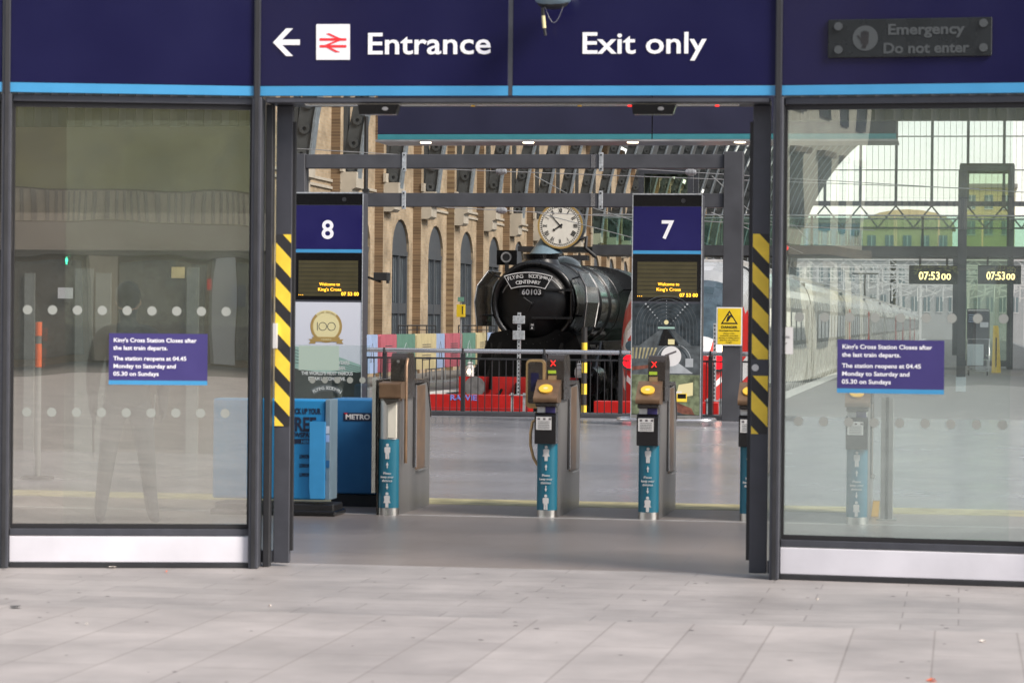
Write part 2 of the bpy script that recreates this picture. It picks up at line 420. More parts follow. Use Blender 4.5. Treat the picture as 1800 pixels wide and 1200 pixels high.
# ================================================================== SHOPFRONT
PT = [FL(6, 997), FL(446, 998), FL(1361, 1017.5), FL(1850, 1033.5)]
PT = [Vector((p.x, p.y, 0)) for p in PT]
d0 = (PT[0]-PT[1]).normalized(); d3 = (PT[3]-PT[2]).normalized()
PT.insert(0, PT[0] + (Matrix.Rotation(R(8), 3, 'Z') @ d0)*1.7)
PT.append(PT[-1] + (Matrix.Rotation(R(-4), 3, 'Z') @ d3)*1.7)
class Seg:
    def __init__(s, a, b):
        s.a = a; s.b = b; s.L = (b-a).length; s.u = (b-a)/s.L; s.rz = math.atan2(s.u.y, s.u.x); s.n = Vector((s.u.y, -s.u.x, 0))
    def lp(s, px, py, off=0):            # photo pixel -> local (x, z) on the plane local y = off
        d = ray(px, py); o = s.a - s.n*off
        t = (o-CAM_LOC).dot(s.n)/d.dot(s.n); p = CAM_LOC+d*t - s.a
        return p.dot(s.u), p.z
SG = [Seg(PT[i], PT[i+1]) for i in range(5)]
ZT, ZF0, ZF1 = 3.0, 3.01, 3.07      # underside of the fascia, blue stripe
ZTOP = 3.95
# mullions (posts between bays)
desc = ['grey facade mullion at the far left edge of the photo, outside the left window', 'grey facade mullion between left window and doorway',
        'grey facade mullion between doorway and right window', 'grey facade mullion at the far right end of the right window']
for i, p in enumerate(PT[1:5]):
    t = thing('facade_mullion', desc[i], 'mullion', (p.x, p.y, 0), (SG[i].rz+SG[i+1].rz)/2, 'grey mullions of the glazed facade')
    w = .031
    mb = MB().box((-w, -.05, 0), (w, .17, ZT), 'frame_grey'); mb.build('post', t, bevel=.006)
    MB().box((-.012, -.06, 0), (.012, -.05, ZTOP), 'frame_dark').build('cover_strip', t)
    MB().box((-.02, -.05, ZT), (.02, .1, ZTOP), 'frame_grey').build('upper_post', t)
# glazed bays
def bay(sg, label, stk, base_label):
    t = thing('shop_window', label, 'window', tuple(sg.a), sg.rz, 'glazed bays of the facade'); L = sg.L
    a, b = .034, L-.034
    MB().box((a, .0, .035), (b, .05, .20), 'plinth_white').build('base_panel', t, bevel=.004)
    f = MB().box((a, .01, .205), (b, .12, .248), 'frame_grey').box((a, .01, 2.955), (b, .12, ZT-.002), 'frame_grey')
    f.box((a, -.005, 0), (b, .03, .032), 'frame_dark'); f.build('window_frame', t, bevel=.004)
    g = MB().box((a, .035, .25), (b, .075, .275), 'gasket').box((a, .035, 2.925), (b, .075, 2.953), 'gasket')
    g.box((a+.0, .035, .277), (a+.014, .075, 2.923), 'gasket').box((b-.014, .035, .277), (b, .075, 2.923), 'gasket'); g.build('gasket', t)
    p = MB().box((a+.016, .048, .278), (b-.016, .06, 2.922), base_label).build('glass_pane', t)
    d = MB()
    for zz in (1.635, .985):
        x = a+.1
        while x < b-.06:
            d.disc((x, .0455, zz), .03, .0015, 'dot', n=14); x += .157
    d.build('marking_dots', p, label='row of pale round dots stuck on the glass')
    return t
bay(SG[0], 'glazed facade bay beyond the far left mullion', 0, 'pane_glass_dull')
bay(SG[1], 'left shop window with white base panel, dull reflections and blue notice', 1, 'pane_glass_dull')
bay(SG[3], 'right shop window with white base panel, bright station view and blue notice', 1, 'pane_glass')
bay(SG[4], 'glazed facade bay beyond the far right mullion', 0, 'pane_glass')

# fascia panels
def fascia(sg, x0, x1, label, fn=None, name='fascia_sign', m='navy'):
    t = thing(name, label, 'sign', tuple(sg.a), sg.rz, 'navy fascia panels above the glass')
    MB().box((x0, -.03, ZF1+.002), (x1, .01, ZTOP), m).build('panel', t, bevel=.002)
    MB().box((x0, -.031, ZF0), (x1, .01, ZF1), 'sky_blue').build('blue_stripe', t)
    if fn: fn(t, sg)
    return t
def txt_at(sg, mb, s, px, py, h_px, m, off=-.034, **k):
    x, z = sg.lp(px, py, off); s0 = sg.lp(px, py-h_px, off)[1]-z
    if 'wpx' in k:
        wpx = k.pop('wpx'); k['width'] = sg.lp(px+wpx, py, off)[0]-x
    mb.text(s, x, off, z, s0, m, **k); return x, z
def f_entr(t, sg):
    q = lambda px, py: sg.lp(px, py, -.033)
    mb = MB(); txt_at(sg, mb, 'Entrance', 753, 95, 39, 'white_text', bold=.013, wpx=217); mb.build('lettering', t)
    c = [(480,75),(503,50.5),(515,50.5),(496,70),(527,70),(527,79.5),(496,79.5),(515,99),(503,99)]
    MB().prism([q(*p) for p in c][::-1], -.036, -.031, 'white_text').build('arrow', t)
    k = [q(*p) for p in ((556,105.5),(615,105.5),(615,43),(556,43))]
    MB().prism(k, -.036, -.031, 'white_text').build('logo_panel', t, bevel=.002)
    r = MB(); off = -.0365
    def band(pts):
        r.prism([sg.lp(x, y, off) for x, y in pts], -.0385, -.0363, 'rail_red')
    band([(562,72),(609,72),(609,67.5),(562,67.5)]); band([(562,84),(609,84),(609,79.5),(562,79.5)])
    band([(573,60),(578.5,58.5),(598,67.5),(590,67.5)])
    band([(590,72),(598,72),(579,79.5),(571,79.5)])
    band([(574,84),(581,84),(598,92),(590,92.5)])
    r.build('double_arrow_logo', t)
def f_exit(t, sg):
    mb = MB(); txt_at(sg, mb, 'Exit only', 1130, 94, 39, 'white_text', bold=.013, wpx=219); mb.build('lettering', t)
fascia(SG[0], .02, SG[0].L-.032, 'blank navy fascia panel beyond the far left mullion')
fascia(SG[1], .022, SG[1].L-.022, 'blank navy fascia panel above the left window')
mid = SG[2].lp(898, 160)[0]
fascia(SG[2], .022, mid-.014, 'navy fascia sign with left arrow, rail logo and Entrance lettering', f_entr)
fascia(SG[2], mid+.014, SG[2].L-.022, 'navy fascia sign reading Exit only in white', f_exit)
fascia(SG[3], .022, SG[3].L-.022, 'blank navy fascia panel above the right window, behind the unlit emergency sign')
fascia(SG[4], .032, SG[4].L-.02, 'blank navy fascia panel beyond the far right mullion')
o = MB().box((mid-.013, -.028, ZF0), (mid+.013, .01, ZTOP), 'frame_grey').build('joint_strip', loc=None); o.location = SG[2].a; o.rotation_euler.z = SG[2].rz
tag(o, 'thin grey vertical joint strip between the Entrance and Exit only signs', 'trim')

# unlit emergency sign
t = thing('emergency_sign', 'unlit dark emergency do not enter sign box above the right window', 'sign', tuple(SG[3].a), SG[3].rz)
sg = SG[3]; q = lambda px, py, off=-.055: sg.lp(px, py, off)
c0, c1 = q(1455, 102), q(1744, 30)
MB().box((c0[0], -.055, c0[1]), (c1[0], -.032, c1[1]), 'emerg_box').build('box', t, bevel=.004)
mb = MB()
for s, px, py, wpx in (('Emergency', 1627, 60, 136), ('Do not enter', 1627, 93, 152)):
    txt_at(sg, mb, s, px, py, 19, 'grey_text', off=-.057, bold=.03, wpx=wpx)
mb.build('lettering', t)
for px, py in ((1474,47),(1729,41),(1474,88),(1729,84)):
    x, z = q(px, py); MB().disc((x, -.068, z), .026, .012, 'grey_text', n=16).build('fixing', t)
x, z = q(1521, 67.5); mb = MB().disc((x, -.058, z), .078, .003, 'grey_text', n=28); hb = 'black'
mb.box((x-.025, -.060, z-.035), (x+.02, -.0581, z+.01), hb)
for k in range(4): mb.box((x-.025+k*.0125, -.060, z+.01), (x-.025+k*.0125+.009, -.0581, z+.048-.006*abs(k-1.5)), hb)
mb.prism([(x-.012,z-.035),(x+.012,z-.035),(x+.004,z-.062),(x-.024,z-.062)], -.060, -.0581, hb)
mb.prism([(x-.025,z-.02),(x-.025,z-.005),(x-.044,z+.02),(x-.05,z+.014)], -.060, -.0581, hb)
mb.build('hand_symbol', t)

# header with door operator
t = thing('door_header', 'grey door header beam across the top of the doorway', 'door header', tuple(SG[2].a), SG[2].rz); sg = SG[2]
zh = sg.lp(900, 181)[1]
MB().box((.056, -.02, zh), (sg.L-.056, .16, ZT), 'frame_grey').build('beam', t, bevel=.005)
MB().box((.056, .17, zh+.0), (sg.L-.056, .33, ZT+.0), 'frame_dark').build('operator_cover', t, bevel=.005)
MB().box((.3, .02, zh-.012), (sg.L-.25, .1, zh-.002), 'steel_bright').build('running_rail', t)
for px, m in ((830, 'reader_yellow'), (1018, 'reader_yellow'), (1106, 'led_red'), (1260, 'led_red')):
    x, z = sg.lp(px, 183); MB().box((x-.012, .03, zh-.02), (x+.012, .05, zh-.013), m).build('indicator_light', t)
for k, (xa, xb) in enumerate(((636, 705), (1115, 1190))):
    s = thing('door_sensor', ['black door sensor hanging from the header over the left of the doorway', 'black door sensor hanging from the header near the platform 7 column'][k], 'sensor', tuple(sg.a), sg.rz, 'black door sensors')
    xa = sg.lp(xa, 190)[0]; xb = sg.lp(xb, 190)[0]; zb = sg.lp(660, 203)[1]
    MB().prism([(xa, zb), (xb-.02, zb), (xb, ZT-.05), (xa-.01, ZT-.05)], -.09, .0, 'screen_black').build('housing', s, bevel=.006)
    MB().disc(((xa+xb)/2+.04, -.096, zb+.035), .012, .008, 'loco_steel', n=12, rx=.02).build('lens', s)

# sliding door leaves parked open, hazard tape on their leading stiles
def hazard(mb, x0, x1, z0, z1, y, pitch, slope, ph):
    mb.box((x0, y, z0), (x1, y+.002, z1), 'black_tape')
    w = x1-x0; z = z0-slope*w-pitch+ph
    while z < z1+pitch:
        poly = [(x0, z+slope*w), (x1, z), (x1, z+pitch*.55), (x0, z+slope*w+pitch*.55)]
        out = poly
        for sgn, lim in ((1, z0), (-1, z1)):
            res = []
            for i in range(len(out)):
                a, b = out[i], out[(i+1) % len(out)]
                ia, ib = sgn*(a[1]-lim) >= 0, sgn*(b[1]-lim) >= 0
                if ia: res.append(a)
                if ia != ib:
                    k = (lim-a[1])/(b[1]-a[1]); res.append((a[0]+(b[0]-a[0])*k, lim))
            out = res
            if len(out) < 3: break
        if len(out) >= 3: mb.prism(out, y-.002, y, 'yellow')
        z += pitch
def leaf(pxa, pxb, ybot, label, side, tapes):
    t = thing('sliding_door', label, 'door', tuple(sg.a), sg.rz, 'open sliding glass doors')
    y0 = .19 if side < 0 else .17
    xa, z0 = sg.lp(pxa, ybot, y0); xb, _ = sg.lp(pxb, ybot, y0); z0 = .02
    MB().box((xa, y0, z0), (xb, y0+.05, zh-.002), 'frame_grey').build('stile', t, bevel=.005)
    g0, g1 = (xb+.004, xb+1.5) if side > 0 else (xa-1.4, xa-.004)
    MB().box((g0, y0+.02, .1), (g1, y0+.03, ZT-.13), 'leaf_glass').build('glass_pane', t)
    fr = MB().box((g0, y0, z0), (g1, y0+.05, .098), 'frame_grey'); fr.build('bottom_rail', t)
    mb = MB()
    for (ya, yb, ph) in tapes:
        zb = sg.lp(pxa, yb, y0)[1]; za = sg.lp(pxa, ya, y0)[1]
        hazard(mb, xa+.006 if side > 0 else xa+.004, xb-.004 if side > 0 else xb-.004, zb, za, y0-.004, .223, 1.05, ph)
    mb.build('hazard_tape', t)
    MB().box((xb+.001 if side < 0 else xa-.02, y0+.005, .1), (xb+.018 if side < 0 else xa-.001, y0+.045, ZT-.14), 'gasket').build('brush_seal', t)
    return t, xa, xb, y0
tl, xa, xb, y0 = leaf(479.5, 508, 990, 'left open sliding door leaf with yellow and black hazard tape and grey stile', -1, [(412, 748, .165)])
xs0, zs0 = sg.lp(463, 612, .1); xs1, zs1 = sg.lp(482, 568, .1)
MB().box((xs0, .155, zs0), (xs1+.005, .185, zs1), 'white').build('sticker', tl, label='small white sticker on the edge of the left door leaf')
tr, xa, xb, y0 = leaf(1316, 1347.5, 1008, 'right open sliding door leaf with hazard tape broken by a white push button', 1, [(411, 631, .04), (660, 762, .15)])
x, z = sg.lp(1326, 646, y0); MB().disc((x+.006, y0-.014, z), .022, .012, 'white', n=20).build('button', tr)
# side reveals of the doorway
for k, (xa, xb, lb) in enumerate(((.034, sg.lp(473, 990, .1)[0], 'grey reveal post between left mullion and open left door'), (sg.lp(1352, 1008, .1)[0], sg.L-.034, 'grey reveal post between open right door and right mullion'))):
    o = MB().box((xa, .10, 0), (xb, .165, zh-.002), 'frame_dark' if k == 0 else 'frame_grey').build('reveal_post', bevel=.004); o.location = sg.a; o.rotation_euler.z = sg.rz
    tag(o, lb, 'post')

# notices on the glass
def notice(sg, px0, py0, px1, py1, label, lines):
    t = thing('notice', label, 'notice', tuple(sg.a), sg.rz, 'blue opening hours notices')
    a, b = sg.lp(px0, py1, .04), sg.lp(px1, py0, .04)
    h = b[1]-a[1]
    MB().box((a[0], .0415, a[1]+h*.085), (b[0], .0445, b[1]), 'navy_notice').build('panel', t)
    MB().box((a[0], .0413, a[1]), (b[0], .0445, a[1]+h*.083), 'sky_blue').build('blue_stripe', t)
    mb = MB(); w = b[0]-a[0]
    for s, fz, fw in lines: mb.text(s, a[0]+w*.045, .0405, a[1]+h*fz, h*.082, 'white_text', align='LEFT', bold=.02, width=w*fw)
    mb.build('lettering', t)
LN = [("King's Cross Station Closes after", .83, .84), ("the last train departs.", .68, .55), ("The station reopens at 04.45", .475, .74), ("Monday to Saturday and", .325, .63), ("05.30 on Sundays", .175, .46)]
notice(SG[1], 191, 587, 365, 675.5, 'blue opening hours notice on the left window', LN)
notice(SG[3], 1471, 598.5, 1660, 690, 'blue opening hours notice on the right window', LN)
s3 = SG[3]; a, b = s3.lp(1372, 622, .04), s3.lp(1394, 575, .04)
t = thing('automatic_door_sticker', 'small white sticker beside the right mullion on the right window', 'sticker', tuple(s3.a), s3.rz)
MB().box((a[0]+.0, .043, a[1]), (b[0], .0455, b[1]), 'white').build('panel', t)
mb = MB(); mb.text('matic', a[0]+.03, .0425, a[1]+.1, .018, 'fab_ink', width=.055).text('or', a[0]+.03, .0425, a[1]+.06, .018, 'fab_ink'); mb.build('lettering', t)

# camera / beacon hanging at the top centre
t = thing('security_camera', 'grey camera housing with dangling lit tube at top of the Exit only sign', 'security camera', (0,0,0))
c = P(972, 4, 16.75)
MB().sphere((c.x, c.y, c.z+.035), .12, 'cctv_blue', sc=(1, 1.1, .62)).build('housing', t)
MB().sphere((c.x, c.y, c.z-.005), .09, 'frame_dark', sc=(1.1, 1, .45)).build('dome', t)
MB().tube([(c.x, c.y+.02, c.z+.05), (c.x, c.y+.02, c.z+.5), (c.x, c.y+.3, c.z+.5)], .02, 'frame_grey').build('bracket', t)
mb = MB(); p = [P(954, 14, 16.7), P(955, 28, 16.7), P(957, 50, 16.7), P(959, 63, 16.7)]
mb.cyl(p[0], p[1], .012, 'black').cyl(p[1], p[2], .011, 'gold_pale').cyl(p[2], p[3], .009, 'black'); mb.build('hanging_tube', t)
pts = [P(962+36*math.sin(k/8*PI/2), 14, 16.7) + Vector((0,0,-.1*math.sin(k/8*PI))) for k in range(9)]
MB().tube([P(958+32*k/8, 12, 16.7)+Vector((0,0,-.1*math.sin(k/8*PI))) for k in range(9)], .0015, 'wire', n=4).build('cable', t)
# litter
for k, (px, py, m, s, lb) in enumerate(((475, 1066, 'litter', .012, 'small white scrap on the slabs in front of the left reveal'), (152, 1098, 'litter', .01, 'tiny pale scrap on the slabs at the lower left'),
        (28, 1068, 'black', .03, 'dark leaf on the slabs near the left edge'), (292, 1006, 'orange', .01, 'tiny orange scrap against the left window base'), (198, 998.5, 'litter', .03, 'white crumpled paper at the left window base'),
        (1637, 1196, 'orange', .03, 'orange scrap near the bottom edge of the photo'), (1727, 1128, 'litter', .02, 'white scrap on the slabs below the right window'), (1437, 1055, 'litter', .01, 'tiny white scrap near the right mullion'))):
    p = FL(px, py); mb = MB()
    pts = [(s*random.uniform(.5, 1.3)*math.cos(a*PI/4), s*random.uniform(.5, 1.3)*math.sin(a*PI/4), .003+random.uniform(0, .012)) for a in range(8)]
    mb.add([(0,0,.014)]+pts, [(0, 1+i, 1+(i+1)%8) for i in range(8)], m)
    mb.add([(x, y, .001) for x, y, z in pts], [tuple(range(8))], m)
    o = mb.build('litter', loc=(p.x, p.y, 0)); tag(o, lb, 'litter', 'scraps of litter on the paving')
mb = MB()
for k in range(170):
    x, y = random.uniform(-7, 4), random.uniform(9, 17)
    n = 9; r = random.uniform(.006, .016)
    mb.add([(x+r*math.cos(2*PI*i/n)*random.uniform(.8, 1.2), y+r*1.0*math.sin(2*PI*i/n), .0015) for i in range(n)], [tuple(range(n))], 'gum')
tag(mb.build('gum_spots'), 'small dark gum spots scattered over the pale paving', 'gum spots', kind='stuff')
# ================================================================== TICKET GATES
def person_icon(mb, x, y, z, h, m, skirt=False):
    mb.disc((x, y, z+h*.9), h*.1, .002, m, n=10)
    if skirt: body = [(-.17,.45),(-.24,.3),(-.1,.3),(-.1,0),(.1,0),(.1,.3),(.24,.3),(.17,.45),(.2,.72),(.12,.78),(-.12,.78),(-.2,.72)]
    else: body = [(-.18,.4),(-.12,.4),(-.12,0),(-.01,0),(-.01,.3),(.01,.3),(.01,0),(.12,0),(.12,.4),(.18,.4),(.2,.74),(.12,.78),(-.12,.78),(-.2,.74)]
    mb.prism([(x+a*h, z+b*h) for a, b in body], y, y+.002, m)
def arrow(mb, x, y, z, h, m, up):
    s = 1 if up else -1; c = z+h/2
    mb.prism([(x-.011, c+s*.0*h), (x, c+s*h/2), (x+.011, c+s*.0*h)][::(1 if not up else -1)], y, y+.002, m)
    mb.box((x-.004, y, c-s*h/2), (x+.004, y+.002, c+s*.0), m)
def gate(px, py, label, kind, first_skirt):
    f = FL(px, py); t = thing('ticket_gate', label, 'ticket gate', (f.x, f.y, 0), 0, 'ticket gates across the entrance')
    r = .082; NP = 18
    def hr(z0, z1, rr, m, mb):       # half-round front column
        pl = [(-rr*math.cos(PI*i/NP), -rr*math.sin(PI*i/NP)*.8) for i in range(NP+1)]
        vs = [(x, y+rr*.8, z0) for x, y in pl]+[(x, y+rr*.8, z1) for x, y in pl]; n = NP+1
        mb.add(vs, [(i, i+1, n+i+1, n+i) for i in range(NP)], m, True)
        mb.add([v for v in vs[:n]], [tuple(range(n))[::-1]], m); mb.add([v for v in vs[n:]], [tuple(range(n))], m)
        mb.add([vs[0], vs[n-1], vs[2*n-1], vs[n]], [(0, 3, 2, 1)], m)
    mb = MB(); hr(0, .06, r, 'steel', mb); mb.build('column_foot', t)
    mb = MB(); hr(.62, .93, r, 'steel', mb); fc = mb.build('front_column', t)
    if kind == 'wide': MB().box((.0, -.006, .63), (.075, .02, .92), 'cream').build('cream_strip', fc, bevel=.004)
    mb = MB(); hr(.06, .62, r+.001, 'teal', mb); lab = mb.build('distance_label', t)
    mb = MB(); yy = -.004
    person_icon(mb, 0, yy, .46, .125, 'white', first_skirt); arrow(mb, 0, yy, .385, .05, 'white', True)
    for k, s in enumerate(('Please', 'keep your', 'distance')): mb.text(s, 0, yy, .335-k*.03, .019, 'white', bold=.02)
    arrow(mb, 0, yy, .21, .05, 'white', False); person_icon(mb, 0, yy, .065, .125, 'white', not first_skirt); mb.build('lettering', lab)
    # cabinet body
    w0, w1 = -.08, .085
    mb = MB().prism_x([(.07, 0), (1.36, 0), (1.36, .80), (1.24, 1.02), (1.2, 1.06), (.07, 1.0)], w0, w1, 'steel_side'); mb.build('cabinet', t, bevel=.008)
    MB().prism_x([(.62, 1.061), (1.2, 1.061), (1.26, 1.02), (1.38, .8), (1.38, .76), (1.40, .76), (1.40, .81), (1.27, 1.06), (1.22, 1.09), (.62, 1.09)], w0-.004, w1+.004, 'gate_dark').build('top_cover', t, bevel=.004)
    MB().box((w1+.001, .62, .36), (w1+.006, .68, 1.04), 'black').box((w1+.001, .69, .36), (w1+.012, .72, 1.05), 'steel_bright').box((w1+.001, .73, .34), (w1+.005, 1.12, 1.04), 'copper').build('flap_recess', t)
    MB().box((w1+.0005, .73, .325), (w1+.03, 1.16, .338), 'steel').build('recess_sill', t)
    # tower
    MB().prism_x([(.2, .95), (.56, .95), (.56, 1.26), (.50, 1.32), (.26, 1.32), (.2, 1.28)], -.03 if kind != 'wide' else -.02, .11, 'gate_dark').build('tower', t, bevel=.012, seg=2)
    tx = .02
    if kind != 'wide':
        mb = MB(); yy = .196
        for s in (1, -1):
            mb.prism([(tx-.022, 1.25-.022*s-.004), (tx-.016, 1.25-.022*s-.004) , (tx+.022, 1.25+.022*s), (tx+.016, 1.25+.022*s)] if s > 0 else
                     [(tx-.022, 1.25+.022), (tx+.016, 1.25-.022), (tx+.022, 1.25-.022), (tx-.016, 1.25+.022)][::1], yy-.002, yy, 'led_red')
        mb.build('red_cross_light', t)
        MB().box((tx-.04, .194, 1.165), (tx+.025, .2, 1.19), 'led_green').build('ticket_slot', t, label='small green lit ticket slot')
        MB().prism_x([(.15, 1.1), (.2, 1.1), (.2, 1.15), (.17, 1.145)], tx-.035, tx+.03, 'bronze').build('ticket_tray', t)
        # reader head
        T = Matrix.Translation((0, .02, .93)) @ Matrix.Rotation(R(-38), 4, 'X')
        MB().prism_x([(-.10, .935), (.13, .93), (.13, 1.12), (.06, 1.09), (-.11, .975)], -.095, .1, 'copper').build('reader_head', t, bevel=.012, seg=2)
        mb = MB(); n = 24; c0 = Vector((-.005, -.02, 1.04)); v = Vector((0, .17, .115)).normalized(); nn = Vector((0, -.115, .17)).normalized()
        pts = [c0+Vector((1, 0, 0))*.056*math.cos(2*PI*i/n)+v*.056*math.sin(2*PI*i/n) for i in range(n)]
        mb.add([p+nn*.012 for p in pts]+pts, [tuple(range(n))]+[(i, n+i, n+(i+1)%n, (i+1)%n) for i in range(n)], 'reader_yellow')
        mb.add([c0+nn*.013+Vector((1,0,0))*.02*math.cos(2*PI*i/12)+v*.016*math.sin(2*PI*i/12) for i in range(12)], [tuple(range(12))], 'gold_pale'); mb.build('card_reader', t)
        MB().box((-.085, -.05, .90), (.09, .1, .934), 'gate_dark').build('head_base', t, bevel=.006)
        MB().box((-.075, -.008, .85), (-.012, .0, .9), 'white').box((-.008, -.008, .85), (.072, .0, .9), 'navy_notice').build('sticker', t)
        # validator box
        MB().prism_x([(-.06, .60), (.06, .60), (.06, .86), (-.045, .85), (-.06, .83)], -.088, .085, 'screen_black').build('ticket_validator', t, bevel=.006)
        mb = MB().box((-.075, -.064, .715), (.05, -.061, .82), 'white')
        for k in range(5): mb.box((-.06, -.0655, .727+k*.013), (.035, -.064, .731+k*.013), 'grey_text')
        for k in range(3): mb.box((-.063+k*.045, -.0655, .795), (-.043+k*.045, -.064, .81), 'fab_ink')
        mb.build('instruction_label', t)
    else:
        MB().prism_x([(-.06, .95), (.12, .95), (.12, 1.09), (-.07, 1.08)], -.06, .12, 'copper').build('head_cover', t, bevel=.015, seg=2, label='rounded brown head cover without a reader')
        MB().prism([(-.03, .95), (.1, .95), (.1, .93), (-.0, .90)], -.05, .09, 'gate_dark').build('head_base', t)
        MB().tube([(.12, .15, .42), (.12, .15, 1.22), (.12, .2, 1.27)], .014, 'copper').build('side_rail', t)
        MB().box((-.135, .02, .18), (-.105, .6, 1.1), 'steel').box((-.1, .05, 0), (-.086, .5, 1.1), 'gate_dark').build('side_panel', t)
        MB().disc((.045, .18, 1.25), .012, .01, 'loco_steel').build('lens', t)
    if kind == 'screen':
        c = -.115
        fr = MB(); n = 5
        def rr(w, h, r, zc):
            out = []
            for cx, cz, a0 in ((w-r, h-r, 0), (-w+r, h-r, 90), (-w+r, -h+r, 180), (w-r, -h+r, 270)):
                for i in range(n+1): out.append((c+cx+r*math.cos(R(a0+90*i/n)), zc+cz+r*math.sin(R(a0+90*i/n))))
            return out
        fr.prism(rr(.078, .2, .04, 1.08), .13, .2, 'bronze', smooth=False).build('display_frame', t, bevel=.008)
        MB().prism(rr(.06, .17, .02, 1.09), .124, .129, 'gate_dark').box((c-.035, .12, 1.02), (c+.03, .124, 1.17), 'navy').build('display', t)
        MB().tube([(-.09, .1, .80), (-.13, .1, .77), (-.145, .1, .68), (-.145, .1, .58), (-.12, .1, .48), (-.085, .1, .42)], .012, 'bronze').build('grab_rail', t)
    return t
gate(680, 905.5, 'leftmost ticket gate beside the blue newspaper bins, with cream column and no yellow reader', 'wide', False)
gate(959, 909.5, 'ticket gate with bronze framed display beside its yellow card reader', 'screen', True)
gate(1138, 913.5, 'ticket gate directly in front of the platform 7 column', 'plain', False)
gate(1317, 916, 'ticket gate half hidden behind the right open door leaf', 'plain', True)
gate(1505, 922, 'ticket gate seen through the right window', 'plain', False)
t = thing('gate_end_post', 'steel end post beside the gate seen through the right window', 'post', tuple(FL(1558, 914).to_2d())+(0,))
MB().box((-.05, 0, 0), (.05, .12, 1.0), 'steel_side').box((-.012, -.006, .0), (.012, 0, 1.0), 'black').build('post', t, bevel=.005)
MB().box((-.08, -.05, 0), (.08, .16, .012), 'steel').build('foot_plate', t)

# glass screen left of the gates
Yg = 24.3
t = thing('glass_barrier', 'low clear glass barrier with row of pale dots in front of the platform 8 column', 'barrier', (0,0,0))
a, b = P(506, 705, Yg), P(650, 607, Yg)
MB().box((a.x, Yg, .05), (b.x, Yg+.012, b.z), 'screen_glass').build('glass_pane', t)
MB().box((a.x, Yg-.02, .0), (b.x, Yg+.03, .05), 'steel').build('base_rail', t)
mb = MB()
for px in (550, 572, 594, 616, 638, 660): mb.disc((X(px-1, Yg-.01, 668), Yg-.008, Z(px, 668, Yg-.01)), .029, .003, 'dot', n=14)
mb.build('marking_dots', t)
a, b = P(526, 650, Yg+.02), P(597, 608, Yg+.02)
MB().box((a.x, Yg-.004, a.z), (b.x, Yg-.001, b.z-.0), 'sticker_green').build('sticker', t, label='back of a grey green sticker on the glass')

# ================================================================== NEWSPAPER BINS
f = FL(510, 905); t = thing('newspaper_bin', 'bright blue free newspaper bin with bold black lettering behind the left door', 'newspaper bin', (0,0,0), 0, 'blue newspaper bins')
Yb = f.y; q = lambda px, py, Y=None: P(px, py, Y or Yb-.003)
x0, x1 = X(374, Yb, 790), X(572, Yb, 790); zt = Z(540, 702, Yb); zb = Z(540, 878, Yb)
MB().box((x0, Yb, zb), (x1, Yb+.27, zt), 'bin_blue').build('cabinet', t, bevel=.012)
MB().box((x0+.03, Yb-.04, .03), (x1+.08, Yb+.3, zb-.03), 'black').box((x0, Yb-.07, 0), (x1+.1, Yb+.33, .045), 'screen_black').build('base', t, bevel=.01)
mb = MB()
for s, px, py, h, wpx in (('PICK UP YOUR', 538, 727, 10, 52), ('FREE', 531, 757, 25, 50), ('NEWSPAPER', 532, 768, 8.5, 54)):
    p = q(px, py); k = (x1-x0)/198; mb.text(s, p.x, Yb-.003, p.z, h/217, 'text_navy', bold=.03, width=wpx/217)
p = q(532, 779); mb.box((p.x-.11, Yb-.003, p.z-.003), (p.x+.11, Yb, p.z+.036), 'text_navy'); mb.text('HERE', p.x+.03, Yb-.005, p.z+.003, .026, 'bin_blue_light', bold=.02)
for k in range(3): p = q(535, 805+k*16); mb.text('LONDON', p.x, Yb-.003, p.z, .03, 'text_navy', bold=.03, width=.08)
mb.build('lettering', t)
a, b = q(545, 876, Yb-.05), q(571, 741, Yb-.05)
MB().prism([(a.x, a.z), (b.x, a.z), (b.x, b.z), (a.x-.008, b.z), (a.x-.008, a.z+.1)], Yb-.05, Yb-.02, 'bin_blue_light').build('front_flap', t, bevel=.006, label='lighter blue folded front flap')
a, b = q(571.5, 878), q(582, 702)
MB().box((a.x, Yb-.02, a.z), (b.x, Yb+.24, b.z), 'cctv_blue').build('side_panel', t, bevel=.004)
mb = MB()
for zz, m in ((755, 'poster_white'), (770, 'fab_blue'), (795, 'cctv_blue'), (815, 'bin_dark'), (835, 'cctv_blue')):
    p = q(577, zz); mb.box((p.x-.014, Yb-.023, p.z-.03), (p.x+.014, Yb-.0205, p.z+.03), m)
mb.build('sticker', t)
f = FL(610, 890); Yb = f.y; t = thing('newspaper_bin', 'darker blue METRO newspaper bin behind the leftmost gate', 'newspaper bin', (0,0,0), 0, 'blue newspaper bins')
x0, x1 = X(578, Yb, 790), X(672, Yb, 790); zt = Z(540, 700, Yb); zb = Z(540, 866, Yb)
MB().box((x0, Yb, zb), (x1, Yb+.5, zt), 'bin_dark').build('cabinet', t, bevel=.012)
MB().box((x0+.02, Yb+.02, 0), (x1-.02, Yb+.48, zb-.01), 'black').build('base', t)
p = P(628, 737, Yb); mb = MB().box((p.x-.12, Yb-.004, p.z-.012), (p.x+.12, Yb, p.z+.058), 'text_navy'); mb.text('METRO', p.x+.005, Yb-.006, p.z+.003, .042, 'white', bold=.03, width=.21)
mb.prism([(p.x-.115, p.z+.055), (p.x-.10, p.z+.04), (p.x-.08, p.z+.055)], Yb-.006, Yb-.004, 'red'); mb.build('logo_lettering', t)

